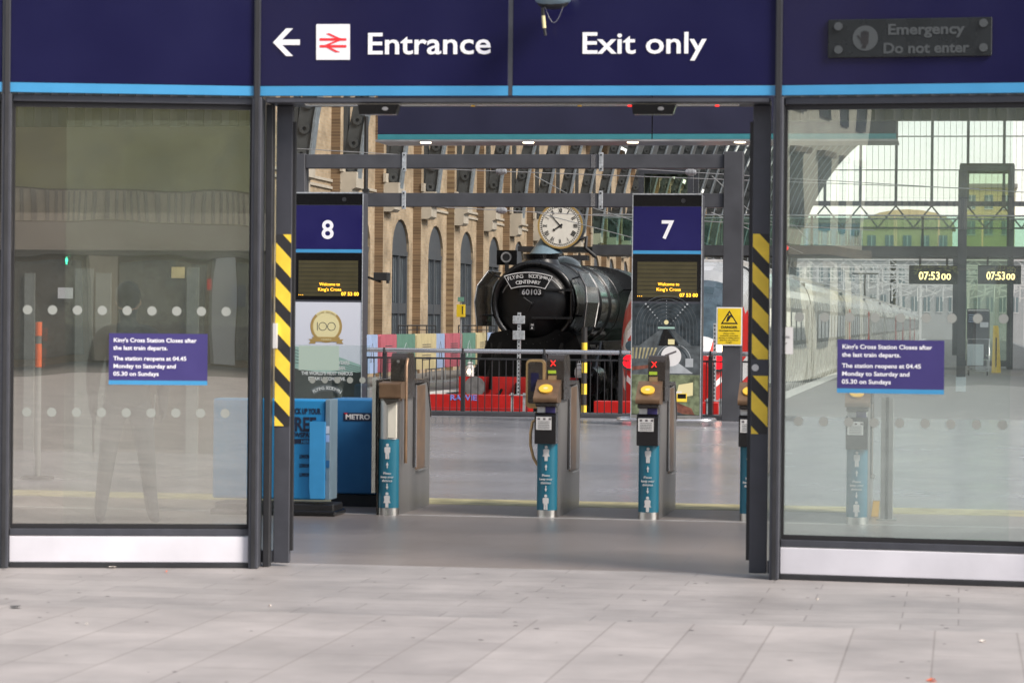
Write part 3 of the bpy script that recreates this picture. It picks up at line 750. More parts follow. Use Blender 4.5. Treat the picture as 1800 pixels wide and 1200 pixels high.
# ================================================================== PLATFORM COLUMNS
def column(px0, px1, Y, num, label, poster):
    x0, x1 = X(px0, Y, 562), X(px1, Y, 562); w = x1-x0; cx = (x0+x1)/2
    t = thing('platform_number_column', label, 'platform sign', (cx, Y, 0), 0, 'platform number columns'); h = w/2
    zz = lambda py: Z((px0+px1)/2, py, Y)
    top, n1, n0, s0, l1, l0, p1, p0 = [zz(v+(px0-515)*.004) for v in (340, 361, 438, 444, 450, 527, 531, 744-18)]
    MB().box((-h, .0, .08), (h, .35, top), 'frame_grey').build('casing', t, bevel=.01)
    e = .014; y = -.004
    MB().box((-h+e, y, n1+.01), (h-e, 0, top-.012), 'screen_black').disc((h*.45, y-.006, (n1+top)/2), .035, .006, 'frame_dark').build('camera_strip', t)
    MB().box((-h+e, y-.003, n0), (h-e, 0, n1), 'navy_bright').build('number_panel', t)
    mb = MB(); mb.text(num, -.01 if num == '8' else 0, y-.005, zz(419), zz(386)-zz(419), 'white_text', bold=.018, res=6); mb.build('number', t)
    MB().box((-h+e, y-.003, s0), (h-e, 0, n0-.001), 'sky_blue').build('blue_stripe', t)
    MB().box((-h+e, y, l0), (h-e, 0, s0-.01), 'screen_black').build('display_surround', t)
    a, b = l0+.06, l1-.05
    d = MB().box((-h+.085, y-.004, a), (h-.075, y, b-.02), 'led_panel'); dd = d.build('led_display', t)
    mb = MB()
    for k in range(8): zc = a+(b-a)*(k+.9)/9; mb.box((-h+.085, y-.0055, zc-.008), (h-.075, y-.004, zc), 'led_panel_line')
    mb.build('display_row', dd)
    mb = MB(); H = zz(490)-zz(530)
    zl = zz(502); mb.text('Welcome to', .03, y-.007, zl, .05, 'led_amber', width=.33); mb.text("King's Cross", .03, y-.007, zl-.082, .05, 'led_amber', width=.37)
    mb.text('07 53 00', h-.2, y-.007, a+.01, .055, 'led_amber', bold=.01, width=.28)
    for k in range(3): mb.box((-h+.09+k*.03, y-.008, a+.01), (-h+.10+k*.03, y-.006, a+.02), 'led_amber')
    mb.build('display_text', dd)
    pp = MB().box((-h+e, y, p0), (h-e, 0, p1), 'poster_white').build('poster', t)
    poster(pp, h-e, y-.001, p0, p1)
    MB().box((-h-.002, -.012, .08), (-h+e-.002, 0, top+.01), 'galv').box((h-e+.002, -.012, .08), (h+.002, 0, top+.01), 'galv').box((-h-.002, -.012, top), (h+.002, 0, top+.02), 'galv').build('edge_trim', t)
    MB().box((-h+.01, .02, 0), (h-.01, .33, .08), 'steel').box((-h, -.01, .08), (h, 0, p0-.01), 'steel').build('foot', t)
    # hoop rail round the base
    pts = []; a2, b2 = h+.2, .26
    for i in range(33):
        u = 2*PI*i/32; c, s = math.cos(u), math.sin(u)
        pts.append((math.copysign(abs(c)**.5, c)*a2, .17+math.copysign(abs(s)**.5, s)*(b2+.12), .09))
    MB().tube(pts, .028, 'steel_bright', caps=False).build('guard_hoop', t)
    return t
def poster_medal(pp, h, y, z0, z1):
    H = z1-z0; Zf = lambda f: z0+H*f
    mb = MB()
    zm = z1-.38; r = .255
    mb.ring((-.02, y-.002, zm), r*.84, r, .002, 'gold', n=32).disc((-.02, y-.0015, zm), r*.85, .0015, 'gold_pale', n=32).disc((-.02, y-.0028, zm), r*.81, .0012, 'gold_pale', n=32)
    mb.ring((-.02, y-.004, zm), r*.80, r*.995, .002, 'gold_pale', n=12, a0=R(48), a1=R(132))
    mb.arctext('FLYING SCOTSMAN', -.02, y-.006, zm-.0, r*.84, R(78), .024, 'gold')
    for cx in (-.075, .065): mb.ring((cx, y-.005, zm), .058, .066, .002, 'text_navy', n=24)
    mb.box((-.165, y-.005, zm-.066), (-.157, y-.003, zm+.066), 'text_navy')
    zr = zm-.2
    mb.prism([(-.30, zr-.07), (-.19, zr-.07), (-.19, zr+.0), (-.30, zr), (-.27, zr-.035)], y-.003, y-.0015, 'gold').prism([(.26, zr-.07), (.15, zr-.07), (.15, zr), (.26, zr), (.23, zr-.035)][::-1], y-.003, y-.0015, 'gold')
    mb.box((-.24, y-.0055, zr-.04), (.2, y-.003, zr+.035), 'gold'); mb.text('YEARS', -.02, y-.007, zr-.018, .03, 'gold_pale', bold=.01, width=.17)
    mb.build('medal', pp)
    mb = MB(); zq = z1-.76
    mb.prism([(-h, Zf(0)), (h, Zf(0)), (h, zq-.22), (.2, zq-.1), (-.2, zq), (-h, zq+.07)], y-.002, y-.0005, 'poster_teal')
    mb.prism([(-h, Zf(0)), (h, Zf(0)), (h, zq-.33), (0, zq-.36), (-h, zq-.28)], y-.003, y-.0018, 'poster_dark')
    for k in range(5): mb.prism([(-h, zq+.02-k*.05), (h, zq-.26-k*.03), (h, zq-.268-k*.03), (-h, zq+.008-k*.05)][::-1], y-.0026, y-.0018, 'pic_mid')
    mb.build('engine_picture', pp)
    mb = MB(); zt = z1-.93
    for k, (s, wd) in enumerate((('CELEBRATING 100 YEARS', .72), ('OF FLYING SCOTSMAN.', .6), ("THE WORLD'S MOST FAMOUS", .83), ('STEAM LOCOMOTIVE.', .6))):
        mb.text(s, .0, y-.005, zt-k*.085-.04, .055, 'white', bold=.03, width=wd)
    mb.ring((0, y-.006, zt-.82), .36, .46, .002, 'pic_mid', n=16, a0=R(55), a1=R(125)); mb.arctext('FLYING SCOTSMAN', 0, y-.009, zt-.82, .385, R(66), .05, 'white', bold=.03)
    mb.build('lettering', pp)
def poster_photos(pp, h, y, z0, z1):
    H = z1-z0; mb = MB(); za = z0+H*.62; zb = z0+H*.36
    # station at night
    mb.box((-h, y-.002, za), (h, y, z1), 'pic_dark')
    for k in range(7):
        r = .14+k*.055; mb.ring((0, y-.0035, za+.3), r, r+.008, .001, 'pic_mid', n=16, a0=0, a1=PI)
        mb.box((-r-.01, y-.0035, za+.02), (-r, y-.0025, za+.3), 'pic_mid').box((r, y-.0035, za+.02), (r+.01, y-.0025, za+.3), 'pic_mid') if r < h-.02 else None
    for s in (-1, 1):
        for k in range(8):
            f = k/7; mb.disc((s*(.07+.25*f), y-.0045, za+.34+.3*f), .006+.01*f, .001, 'pic_light', n=8)
    for k in range(7): mb.disc((.0, y-.0045, za+.42+.045*k), .006, .001, 'pic_light', n=8)
    mb.disc((0, y-.005, za+.36), .035, .001, 'gold_pale').box((-.13, y-.005, za+.26), (.13, y-.0035, za+.29), 'poster_teal')
    mb.prism([(-.04, za+.25), (.02, za+.25), (.2, za), (-.12, za)][::-1], y-.004, y-.0035, 'screen_black').prism([(-.05, za+.25), (-.09, za+.25), (-.42, za), (-.14, za)], y-.004, y-.0035, 'pic_mid').prism([(.05, za+.25), (.1, za+.25), (.4, za), (.22, za)][::-1], y-.004, y-.0035, 'pic_mid')
    mb.box((.03, y-.0055, za+.02), (.13, y-.004, za+.1), 'gold_pale').build('night_station_picture', pp)
    mb = MB().box((-h, y-.002, zb), (h, y, za-.001), 'pic_mid')
    for k in range(7): mb.prism([(-h+k*.06, za-.03), (-h+.03+k*.06, za-.03), (-h+.02+k*.05, za-.2), (-h+k*.05, za-.2)][::-1], y-.003, y-.002, 'tactile')
    mb.ring((.12, y-.0035, za-.24), .2, .22, .001, 'pic_dark', n=16, a0=0, a1=PI).ring((.12, y-.0035, za-.24), .26, .27, .001, 'pic_light', n=16, a0=0, a1=PI)
    mb.prism([(-h, zb+.06), (.05, zb+.14), (.05, zb+.18), (-h, zb+.12)], y-.0035, y-.002, 'pic_track').prism([(.1, za-.24), (.16, za-.24), (.42, zb+.02), (-.1, zb+.02)][::-1], y-.0035, y-.002, 'pic_light')
    mb.disc((.08, y-.005, za-.16), .155, .001, 'white', n=28).prism([(-.02, za-.14), (-.02, za-.17), (.16, za-.1), (.16, za-.07)], y-.0065, y-.005, 'fab_ink')
    mb.box((.3, y-.0045, zb+.12), (.42, y-.003, zb+.25), 'pic_light').build('bright_station_picture', pp)
    mb = MB().box((-h, y-.002, z0), (h, y, zb-.001), 'pic_green')
    mb.prism([(.15, z0+.25), (.42, z0+.3), (.42, z0+.5), (.2, z0+.46)], y-.003, y-.002, 'gold_pale')
    mb.prism([(-.15, z0+.05), (.15, z0+.2), (.4, z0+.1), (.45, z0)], y-.0035, y-.002, 'pic_track').prism([(-.3, z0), (.3, z0), (-.05, z0+.14)], y-.0038, y-.0035, 'pic_mid')
    mb.box((.05, y-.005, z0+.2), (.25, y-.0035, z0+.36), 'white').box((.17, y-.0065, z0+.2), (.33, y-.005, z0+.33), 'yellow').box((.185, y-.0075, z0+.25), (.315, y-.0065, z0+.32), 'screen_black').box((.07, y-.0065, z0+.22), (.11, y-.005, z0+.33), 'red')
    mb.build('train_picture', pp)
Yc = 41.8
column(515, 637, Yc, '8', 'tall platform column numbered 8 with gold medal poster', poster_medal)
column(1110, 1233, Yc, '7', 'tall platform column numbered 7 with poster of three station photographs', poster_photos)

# ================================================================== PORTAL FRAME, DANGER SIGN, FENCE
Yp = 44.2
t = thing('portal_frame', 'dark grey steel goalpost frame with two cross beams behind the platform columns', 'steel frame', (0,0,0))
zz = lambda py, px=900: Z(px, py, Yp)
lx0, lx1, rx0, rx1 = X(512, Yp), X(537, Yp), X(1271, Yp), X(1304.5, Yp)
ztop = zz(271); MB().box((lx0, Yp-.15, 0), (lx1, Yp+.15, ztop), 'portal_grey').build('post', t, bevel=.008)
MB().box((rx0, Yp-.15, 0), (rx1, Yp+.15, ztop+.03), 'portal_grey').build('post', t, bevel=.008)
for a, b in ((296.5, 272), (364, 340)): MB().box((lx1, Yp-.1, zz(a)), (rx0, Yp+.1, zz(b)), 'portal_grey').build('beam', t, bevel=.008)
for px in (708, 1054):
    for a, b in ((302, 269), (368, 336)):
        x = X(px, Yp-.1); MB().box((x-.035, Yp-.118, zz(a, px)), (x+.035, Yp-.102, zz(b, px)), 'galv').cyl((x, Yp-.13, zz(a, px)+.04), (x, Yp-.117, zz(a, px)+.04), .015, 'frame_dark', n=8).cyl((x, Yp-.13, zz(b, px)-.04), (x, Yp-.117, zz(b, px)-.04), .015, 'frame_dark', n=8).build('clamp_plate', t, bevel=.003)
for px in (1040,):
    for a, b in ((296, 273), (363.5, 341)): x = X(px, Yp-.1); MB().box((x-.035, Yp-.108, zz(a, px)), (x+.035, Yp-.102, zz(b, px)), 'steel_bright').build('cover_plate', t)
t = thing('danger_sign', 'yellow DANGER sign with black triangle fixed to the right post of the grey frame', 'sign', (0,0,0))
Yd = Yp-.17; a, b = P(1259, 607, Yd), P(1305, 540, Yd); cx = (a.x+b.x)/2; H = b.z-a.z; Wd = b.x-a.x
MB().box((a.x, Yd-.004, a.z), (b.x, Yd+.01, b.z), 'white').build('backing', t)
MB().box((a.x+.02, Yd-.007, a.z+.02), (b.x-.02, Yd-.0045, b.z-.02), 'sign_yellow').build('face', t)
mb = MB(); y = Yd-.009; tz = a.z+H*.56; hh = H*.36; hw = hh*.62
mb.prism([(cx-hw, tz), (cx+hw, tz), (cx, tz+hh)], y, y+.002, 'black').prism([(cx-hw*.74, tz+hh*.1), (cx+hw*.74, tz+hh*.1), (cx, tz+hh*.82)], y-.002, y, 'sign_yellow')
mb.prism([(cx-.05, tz+.04), (cx-.02, tz+.04), (cx+.03, tz+.12), (cx+.05, tz+.10), (cx+.055, tz+.11), (cx+.02, tz+.15), (cx-.03, tz+.12)], y-.004, y-.002, 'black').disc((cx-.02, y-.004, tz+.15), .016, .002, 'black', n=10)
mb.text('DANGER', cx, y-.001, a.z+H*.45, H*.065, 'black', bold=.02, width=Wd*.62); mb.text('Overhead Live Wires', cx, y-.001, a.z+H*.375, H*.04, 'black', bold=.01, width=Wd*.8)
for k, (s, wd) in enumerate((('Beware of the', .42), ('overhead live wires when', .7), ('carrying or holding objects', .8), ('that may exceed head', .7), ('height', .22))): mb.text(s, cx, y-.001, a.z+H*(.305-k*.058), H*.034, 'black', width=Wd*wd, res=1)
mb.build('lettering', t)

# railing
Yf = 44.75
def railing(pxa, pxb, label, posts, skip=None):
    t = thing('railing', label, 'railing', (0,0,0), 0, 'dark bar railings at the platform end')
    xa, xb = X(pxa, Yf), X(pxb, Yf); zt = Z(900, 617.5, Yf)
    MB().cyl((xa, Yf, zt), (xb, Yf, zt), .037, 'steel_bright', n=14).build('handrail', t)
    z1, z0 = Z(900, 631, Yf), Z(900, 732, Yf)
    mb = MB().box((xa, Yf-.02, z1-.015), (xb, Yf+.02, z1+.015), 'frame_dark').box((xa, Yf-.02, z0-.012), (xb, Yf+.02, z0+.018), 'frame_dark')
    x = xa+.06
    while x < xb: mb.box((x-.007, Yf-.007, z0+.02), (x+.007, Yf+.007, z1-.016), 'frame_dark'); x += .118
    mb.build('bar_panel', t)
    for px in posts:
        x = X(px, Yf); MB().box((x-.035, Yf-.03, 0), (x+.035, Yf+.03, zt-.04), 'frame_dark').cyl((x, Yf-.04, zt-.06), (x, Yf-.04, zt+.045), .02, 'frame_dark', n=8).build('post', t, bevel=.004)
    return t
railing(640, 1108, 'long dark railing with silver handrail between the two platform columns', (677, 815, 958, 1092))
railing(1236, 1330, 'short dark railing with silver handrail right of the platform 7 column', (1250,))
a = X(640, Yf); b = X(1400, Yf)
tag(MB().box((a, Yf-.12, .0), (b, Yf+.4, .07), 'portal_grey').build('railing_plinth', bevel=.01), 'low dark plinth running under the platform end railings', 'plinth')

# ================================================================== BEHIND THE RAILING
Yr = 49.2
def perforated(px, py0, py1, Y, label, plates, r=.03, foot=True):
    t = thing('perforated_post', label, 'post', (0,0,0), 0, 'perforated steel marker posts')
    x = X(px, Y, 650); z0, z1 = Z(px, py0, Y), Z(px, py1, Y)
    mb = MB().box((x-r, Y-r, z0), (x+r, Y+r, z1), 'galv'); k = z0+.05
    while k < z1-.03: mb.box((x-.012, Y-r-.002, k), (x+.012, Y-r-.0002, k+.025), 'black'); k += .07
    mb.build('post', t)
    for a, b in plates:
        za, zb = Z(px, a, Y), Z(px, b, Y); MB().box((x-.115, Y-r-.02, za), (x+.11, Y-r-.004, zb), 'galv').build('plate', t, bevel=.012, seg=2)
    if foot:
        mb = MB()
        for s in (-.11, .11): mb.box((x+s-.025, Y-r-.02, -.2), (x+s+.025, Y-r, z0+.05), 'galv')
        mb.box((x-.16, Y-.08, z0), (x+.16, Y+.04, z0+.02), 'galv').build('foot_bracket', t)
perforated(912, 695, 549, Yr-.1, 'perforated steel post with two grey plates standing on the long red buffer stop', ((569, 555), (597, 581)))
perforated(1256, 705, 568, 47.8, 'perforated steel post left of the danger sign', (), r=.026)
t = thing('striped_pole', 'yellow and black striped pole before the steam engine', 'pole', (0,0,0))
x = X(1027, 48.6, 650); mb = MB(); zs = [Z(1027, v, 48.6) for v in (735, 712, 693, 674, 655, 637, 620, 602, 575)]
for k in range(len(zs)-1): mb.cyl((x, 48.6, zs[k]), (x, 48.6, zs[k+1]), .05, 'yellow' if k % 2 == 0 else 'black_tape', n=12, caps=False)
mb.cyl((x, 48.6, -.9), (x, 48.6, zs[0]), .05, 'black_tape').build('pole', t)
def bufferstop(pxa, pxb, pyt, Y, label, txt, py_txt=0, px_txt=0):
    t = thing('buffer_stop', label, 'buffer stop', (0,0,0), 0, 'red buffer stops at the track ends')
    xa, xb = X(pxa, Y, 700), X(pxb, Y, 700); zt = Z(pxa, pyt, Y)
    MB().box((xa, Y, zt-.42), (xb, Y+.5, zt), 'red').box((xa, Y-.01, zt-.245), (xb, Y, zt-.24), 'fab_red').build('beam', t, bevel=.01)
    mb = MB()
    for x in (xa+.25, xb-.25): mb.box((x-.08, Y+.05, -.9), (x+.08, Y+.25, zt-.42), 'red').tube([(x, Y+.5, zt-.2), (x, Y+3, -.85)], .07, 'red')
    mb.box((xa+.1, Y+.1, -.9), (xb-.1, Y+3.2, -.78), 'red').build('leg_frame', t)
    MB().disc((xb-.32, Y-.02, zt-.36), .035, .02, 'galv', n=12).build('bolt', t)
    if txt: mb = MB(); mb.text(txt, X(px_txt, Y), Y-.004, Z(px_txt, py_txt, Y), .1, 'rawie_blue', bold=.03, width=.5); mb.build('lettering', t)
    return t
M('rawie_blue', (.2,.25,.7))
bufferstop(752, 930, 693, 49.6, 'long red buffer stop marked RAWIE in front of the steam engine', 'RAWIE', 703, 816)
bufferstop(1044, 1262, 705, 49.0, 'short red buffer stop under the nose of the red and white train', None)
# ================================================================== TRAIN SHED
YW, SP, NB = 77.3, 5.33, 38
K0 = -6
Y0 = YW-3.95+K0*SP; Y1 = Y0+NB*SP
XW = -16.0
shed = thing('station_wall', 'tall tan brick station wall with arched windows behind the steam engine', 'wall', (0,0,0))
mb = MB(); ZWT = 9.6
arch = lambda yc, hw, zs, n=10: [(yc+hw*math.cos(PI*i/n), zs+hw*.8*math.sin(PI*i/n)) for i in range(n+1)]
for k in range(NB):
    a = Y0+k*SP; yc = a+3.95; hw = 1.22; zs = 3.5; m = 'brick_wall'
    mb.box((XW-.5, a, -.9), (XW, yc-hw, ZWT), m); mb.box((XW-.5, yc+hw, -.9), (XW, a+SP, ZWT), m)
    mb.box((XW-.5, yc-hw, -.9), (XW, yc+hw, .05), m)
    mb.prism_x([(yc-hw, ZWT), (yc+hw, ZWT)]+arch(yc, hw, zs), XW-.5, XW, m)
mb.build('wall', shed)
mb = MB(); ms = MB()
for k in range(NB):
    a = Y0+k*SP; p0, p1, d = a+.35, a+1.5, .24
    mb.box((XW, p0+.004, 0), (XW+d, p1, ZWT), 'brick_wall').box((XW, p0, 0), (XW+d, p0+.003, ZWT), 'brick_shade_brown')  # near side of each pier: its shade put into a browner brick colour
    mb.box((XW, p0+2.0, 5.3), (XW+.03, p0+2.05, ZWT), 'brick_shade_brown')
    yr = a+.8
    ms.prism([(XW+d+.002, 5.35), (XW+d+.42, 5.35), (XW+d+.42, 4.95), (XW+d+.3, 4.9), (XW+d+.3, 4.62), (XW+d+.22, 4.55), (XW+d+.002, 4.55)], yr-.42, yr+.42, 'stone')
    ms.box((XW+d+.002, yr-.12, 5.36), (XW+d+.12, yr+.12, 9.0), 'iron_rib')
    for zq in (5.08, 4.9): ms.box((XW+.001, p1+.002, zq), (XW+.05, a+SP+p0-a-.002, zq+.07), 'stone').box((XW+d+.001, p0-.01, zq), (XW+d+.03, p1+.01, zq+.06), 'stone')
    ms.box((XW+d+.001, p0-.04, 5.36), (XW+d+.08, p1+.04, 5.6), 'stone')
    ms.box((XW+.002, a+2.6, 6.4), (XW+.3, a+3.1, 6.55), 'white')
mb.build('pilasters', shed); ms.build('stone_corbels', shed)
wd = MB(); yc = 0; hw = 1.2
wd.prism_x([(-hw, .06), (hw, .06)]+arch(0, hw, 3.5), -.16, -.13, 'win_pane')
wf = MB()
for yy, s in ((-hw+.06, .06), (hw-.06, .06), (0, .05), (-.6, .025), (.6, .025), (-.88, .02), (.31, .02), (.9, .02), (-.31, .02)): wf.box((-.12, yy-s, .06), (-.05 if s > .03 else -.09, yy+s, 3.42), 'win_frame')
wf.box((-.13, -hw, 3.42), (-.04, hw, 3.56), 'win_frame').box((-.13, -hw, .06), (-.05, hw, .9), 'win_frame').box((-.13, -hw, 1.75), (-.06, hw, 2.05), 'win_frame')
wf.prism_x(arch(0, hw, 3.56), -.12, -.07, 'win_frame')
wp = wd.build('window'); wq = wf.build('window_frame', wp)
wp.parent = shed; wp.location = (XW, Y0+3.95, 0)
for k in range(1, NB):
    c = wp.copy(); COL.objects.link(c); c.parent = shed; c.location = (XW, Y0+3.95+k*SP, 0)
    d = wq.copy(); COL.objects.link(d); d.parent = c
# iron ribs
EA, EB, EZ = 15.65, 16.9, 5.2
def ell(t, off=0): return ((EA+off)*-math.cos(t), EZ+(EB+off)*math.sin(t))
rib = MB(); N = 44
outer, inner = [], []
for i in range(N+1):
    t = PI*i/N; h = min(t, PI-t); dep = .26+.40*min(1, h/.28)
    if i == 0 or i == N: t = 0 if i == 0 else PI
    outer.append(ell(t, .12-.42*min(1, h/.28))); inner.append(ell(t, -dep))
for i in range(N):
    rib.prism([outer[i], outer[i+1], inner[i+1], inner[i]], -.14, .14, 'iron_rib')
    a, b = Vector(inner[i]), Vector(inner[i+1]); nrm = Vector((a-b).yx); nrm = Vector((-(b-a).y, (b-a).x)).normalized()*.05
    c = Vector((0, EZ)); s = 1 if (c-a).dot(nrm) > 0 else -1
    a2, b2 = a+nrm*s, b+nrm*s
    rib.prism([tuple(a), tuple(b), tuple(b2), tuple(a2)], -.2, .2, 'iron_edge' )
    if i < 10 or i > 33:
        for f in (.25, .75):
            m0 = (Vector(outer[i])*(1-f)+Vector(outer[i+1])*f+Vector(inner[i])*(1-f)+Vector(inner[i+1])*f)/2
            rib.ring((m0.x, -.19, m0.y), .05, .13, .05, 'iron_rib', n=10)
rib0 = rib.build('roof_rib')
for k in range(NB+1):
    o = rib0 if k == 0 else rib0.copy()
    if k: COL.objects.link(o)
    o.location = (0, Y0+k*SP+.8, 0)
    tag(o, 'curved grey iron roof rib rising from a stone corbel of the station wall', 'roof rib', 'iron roof ribs of the train shed')
shr = thing('shed_roof', 'grey curved roof covering above the iron ribs with open glazed crown', 'roof', (0,0,0))
def shell(t0, t1, off, n, m, name):
    mb = MB(); ps = [ell(t0+(t1-t0)*i/n, off) for i in range(n+1)]
    vs = [(x, Y0, z) for x, z in ps]+[(x, Y1, z) for x, z in ps]
    mb.add(vs, [(i, i+1, n+2+i, n+1+i) for i in range(n)], m, True); return mb.build(name, shr)
shell(.26, .42, .3, 5, 'roof_grey', 'roof_covering'); shell(PI-.42, PI-.26, .3, 5, 'roof_grey', 'roof_covering')
shell(.42, PI-.42, .3, 18, 'clear_glass', 'roof_glazing')
mb = MB()
for i in range(13):
    x, z = ell(.26+(PI-.52)*i/12, .2); mb.box((x-.05, Y0, z-.07), (x+.05, Y1, z+.08), 'iron_rib')
mb.build('purlins', shr)
tag(MB().box((15.9, 46.6, -.9), (16.4, Y1, 9), 'brick_stock').build('arcade_wall'), 'plain brick arcade wall on the right side of the train shed', 'wall')

# far gable
YG = 252
g = thing('end_gable', 'big arched glazed gable closing the far end of the train shed', 'gable', (0, YG, 0))
mb = MB(); NG = 48
for i in range(NG):
    t0, t1 = PI*i/NG, PI*(i+1)/NG
    a, b, c, d = ell(t0, .3), ell(t1, .3), ell(t1, -.55), ell(t0, -.55)
    mb.prism([a, b, c, d], -.3, .3, 'iron_rib')
mb.build('arch_rib', g)
xs = [X(p, YG) for p in (1510, 1574, 1635, 1698, 1762)]; sp = (xs[-1]-xs[0])/4; zsill0, zsill1 = Z(1574, 362, YG), Z(1574, 354, YG)
mm = MB(); tm = MB(); bars = MB()
zell = lambda x: EZ+EB*math.sqrt(max(0, 1-(x/EA)**2))
k = -6
while k < 12:
    x = xs[0]+k*sp
    if abs(x) < EA-.3 and zell(x) > zsill1: mm.box((x-.13, -.12, zsill1), (x+.13, .12, zell(x)-.1), 'frame_grey')
    for j in range(1, 6):
        xb = x+sp*j/6
        if abs(xb) < EA-.4 and zell(xb) > zsill1+.3: bars.box((xb-.016, -.03, zsill1), (xb+.016, .03, zell(xb)-.2), 'iron_rib')
    k += 1
for py in (240, 299):
    z = Z(1574, py, YG); hwx = EA*math.sqrt(1-((z-EZ)/EB)**2)-.2; tm.box((-hwx, -.06, z-.05), (hwx, .06, z+.05), 'frame_grey')
mm.build('mullion', g); tm.build('transom', g); bars.build('glazing_bars', g)
hx = EA*math.sqrt(1-((zsill0-EZ)/EB)**2); MB().box((-hx-.2, -.5, zsill0), (hx+.2, .5, zsill1), 'frame_grey').build('sill_beam', g)
zb = Z(1574, 400, YG); mb = MB().box((-hx-1, -.12, zb-.1), (hx+1, .12, zb+.05), 'iron_rib'); k = 0; x = xs[0]-6*sp
while x < hx:
    mb.tube([(x, 0, zsill0), (x+sp/2, 0, zb)], .08, 'iron_rib', n=6).tube([(x+sp/2, 0, zb), (x+sp, 0, zsill0)], .08, 'iron_rib', n=6); x += sp
mb.build('truss', g)

# footbridge with glass balustrade
YBR = 95
t = thing('footbridge', 'dark footbridge beam with green glass balustrade crossing the platforms', 'footbridge', (0,0,0))
xl = X(1040, YBR); xr = 17
z0, z1, z2 = Z(1285, 449, YBR), Z(1285, 431, YBR), Z(1285, 378, YBR)
MB().box((xl, YBR, z0), (xr, YBR+3, z1), 'portal_grey').build('beam', t)
mb = MB(); x = xl
while x < xr-1.5: mb.box((x+.02, YBR+.05, z1), (x+1.46, YBR+.07, z2-.03), 'bridge_glass'); x += 1.5
mb.build('glass_balustrade', t)
mb = MB(); x = xl
while x < xr-1.5: mb.box((x+.02, YBR+2.9, z1), (x+1.46, YBR+2.92, z2-.03), 'bridge_glass'); x += 1.5
mb.build('glass_balustrade', t)
MB().cyl((xl, YBR+.05, z2), (xr, YBR+.05, z2), .03, 'steel').cyl((xl, YBR+2.9, z2), (xr, YBR+2.9, z2), .03, 'steel').build('handrail', t)
for px in (1285, 1425, 1620, 1770): x = X(px, YBR); MB().box((x-.04, YBR+.08, z1), (x+.04, YBR+.14, z2), 'frame_dark').build('post', t)
MB().box((X(905, YBR), YBR+.5, z0+.12), (xl, YBR+2.5, z1-.06), 'frame_dark').build('landing_beam', t)
# supports on the platforms
for px, Yq, py0, lb in ((1690, 65.5, 300, 'tall dark grey column on the open platform seen left of the luggage trolley'), (1679, 143, 450, 'slim pale grey column far along the platform, just left of the tall dark column'), (1775, 139, 450, 'slim grey column far along the platform right of the yellow board')):
    t = thing('platform_column', lb, 'column', (X(px, Yq), Yq, 0), 0, 'steel columns on the open platform')
    wq_ = .105 if Yq < 100 else .14
    MB().box((-wq_, -.1, .35 if Yq < 100 else 0), (wq_, .15, Z(px, py0, Yq)), 'frame_grey').build('shaft', t, bevel=.01)
    if Yq < 100: MB().box((-wq_-.015, -.12, 0), (wq_+.015, .17, .35), 'trolley_panel').build('base', t, bevel=.01)
# lift shafts
def lift(pxa, pxb, pyt, Yq, label, z_0=0, d=2.2):
    t = thing('lift_shaft', label, 'lift shaft', (0,0,0), 0, 'glazed lift shafts beside the footbridge'); xa, xb = X(pxa, Yq), X(pxb, Yq); zt = Z(pxa, pyt, Yq); r = .1
    mb = MB()
    for x in (xa+r, xb-r):
        for y in (Yq+r, Yq+d-r): mb.box((x-r, y-r, z_0), (x+r, y+r, zt), 'frame_grey')
    for z in (zt-.2, 4.1, z_0+.1): mb.box((xa+2*r, Yq+.02, z), (xb-2*r, Yq+.2, z+.18), 'frame_grey').box((xa+2*r, Yq+d-.2, z), (xb-2*r, Yq+d-.02, z+.18), 'frame_grey')
    mb.build('frame', t); MB().box((xa+2*r, Yq+.08, z_0+.3), (xb-2*r, Yq+.1, zt-.2), 'lift_glass').build('glass_panel', t)
    MB().box((xa+.02, Yq+.02, zt), (xb-.02, Yq+d-.02, zt+.06), 'frame_dark').build('roof', t)
lift(1120, 1216, 296, 99.5, 'dark framed glass lift shaft above the platform 7 column')
lift(1684, 1781, 290, 99.5, 'tall glass lift shaft at the right end of the footbridge')
# hanging clocks
for pa, pb, lb in ((1597, 1683, 'left of two hanging digital clock boxes under the footbridge'), (1718, 1794, 'right of two hanging digital clock boxes under the footbridge')):
    Yk = 93; t = thing('digital_clock', lb, 'clock', (0,0,0), 0, 'hanging digital clocks'); xa, xb = X(pa, Yk), X(pb, Yk); za, zb = Z(pa, 499, Yk), Z(pa, 466, Yk)
    MB().box((xa, Yk, za), (xb, Yk+.35, zb), 'screen_black').build('case', t, bevel=.02)
    mb = MB(); w = xb-xa; zc = Z(pa, 491, Yk); h = Z(pa, 477, Yk)-zc
    mb.text('07:53', xa+w*.42, Yk-.006, zc, h, 'clock_amber', bold=.02, width=w*.43).text('00', xa+w*.76, Yk-.006, zc, h*.78, 'clock_amber', bold=.02, width=w*.2); mb.build('digits', t)
    MB().box((xa+w*.2, Yk+.1, zb), (xa+w*.25, Yk+.15, z0+.0), 'frame_dark').box((xa+w*.75, Yk+.1, zb), (xa+w*.8, Yk+.15, z0), 'frame_dark').build('hanger', t)
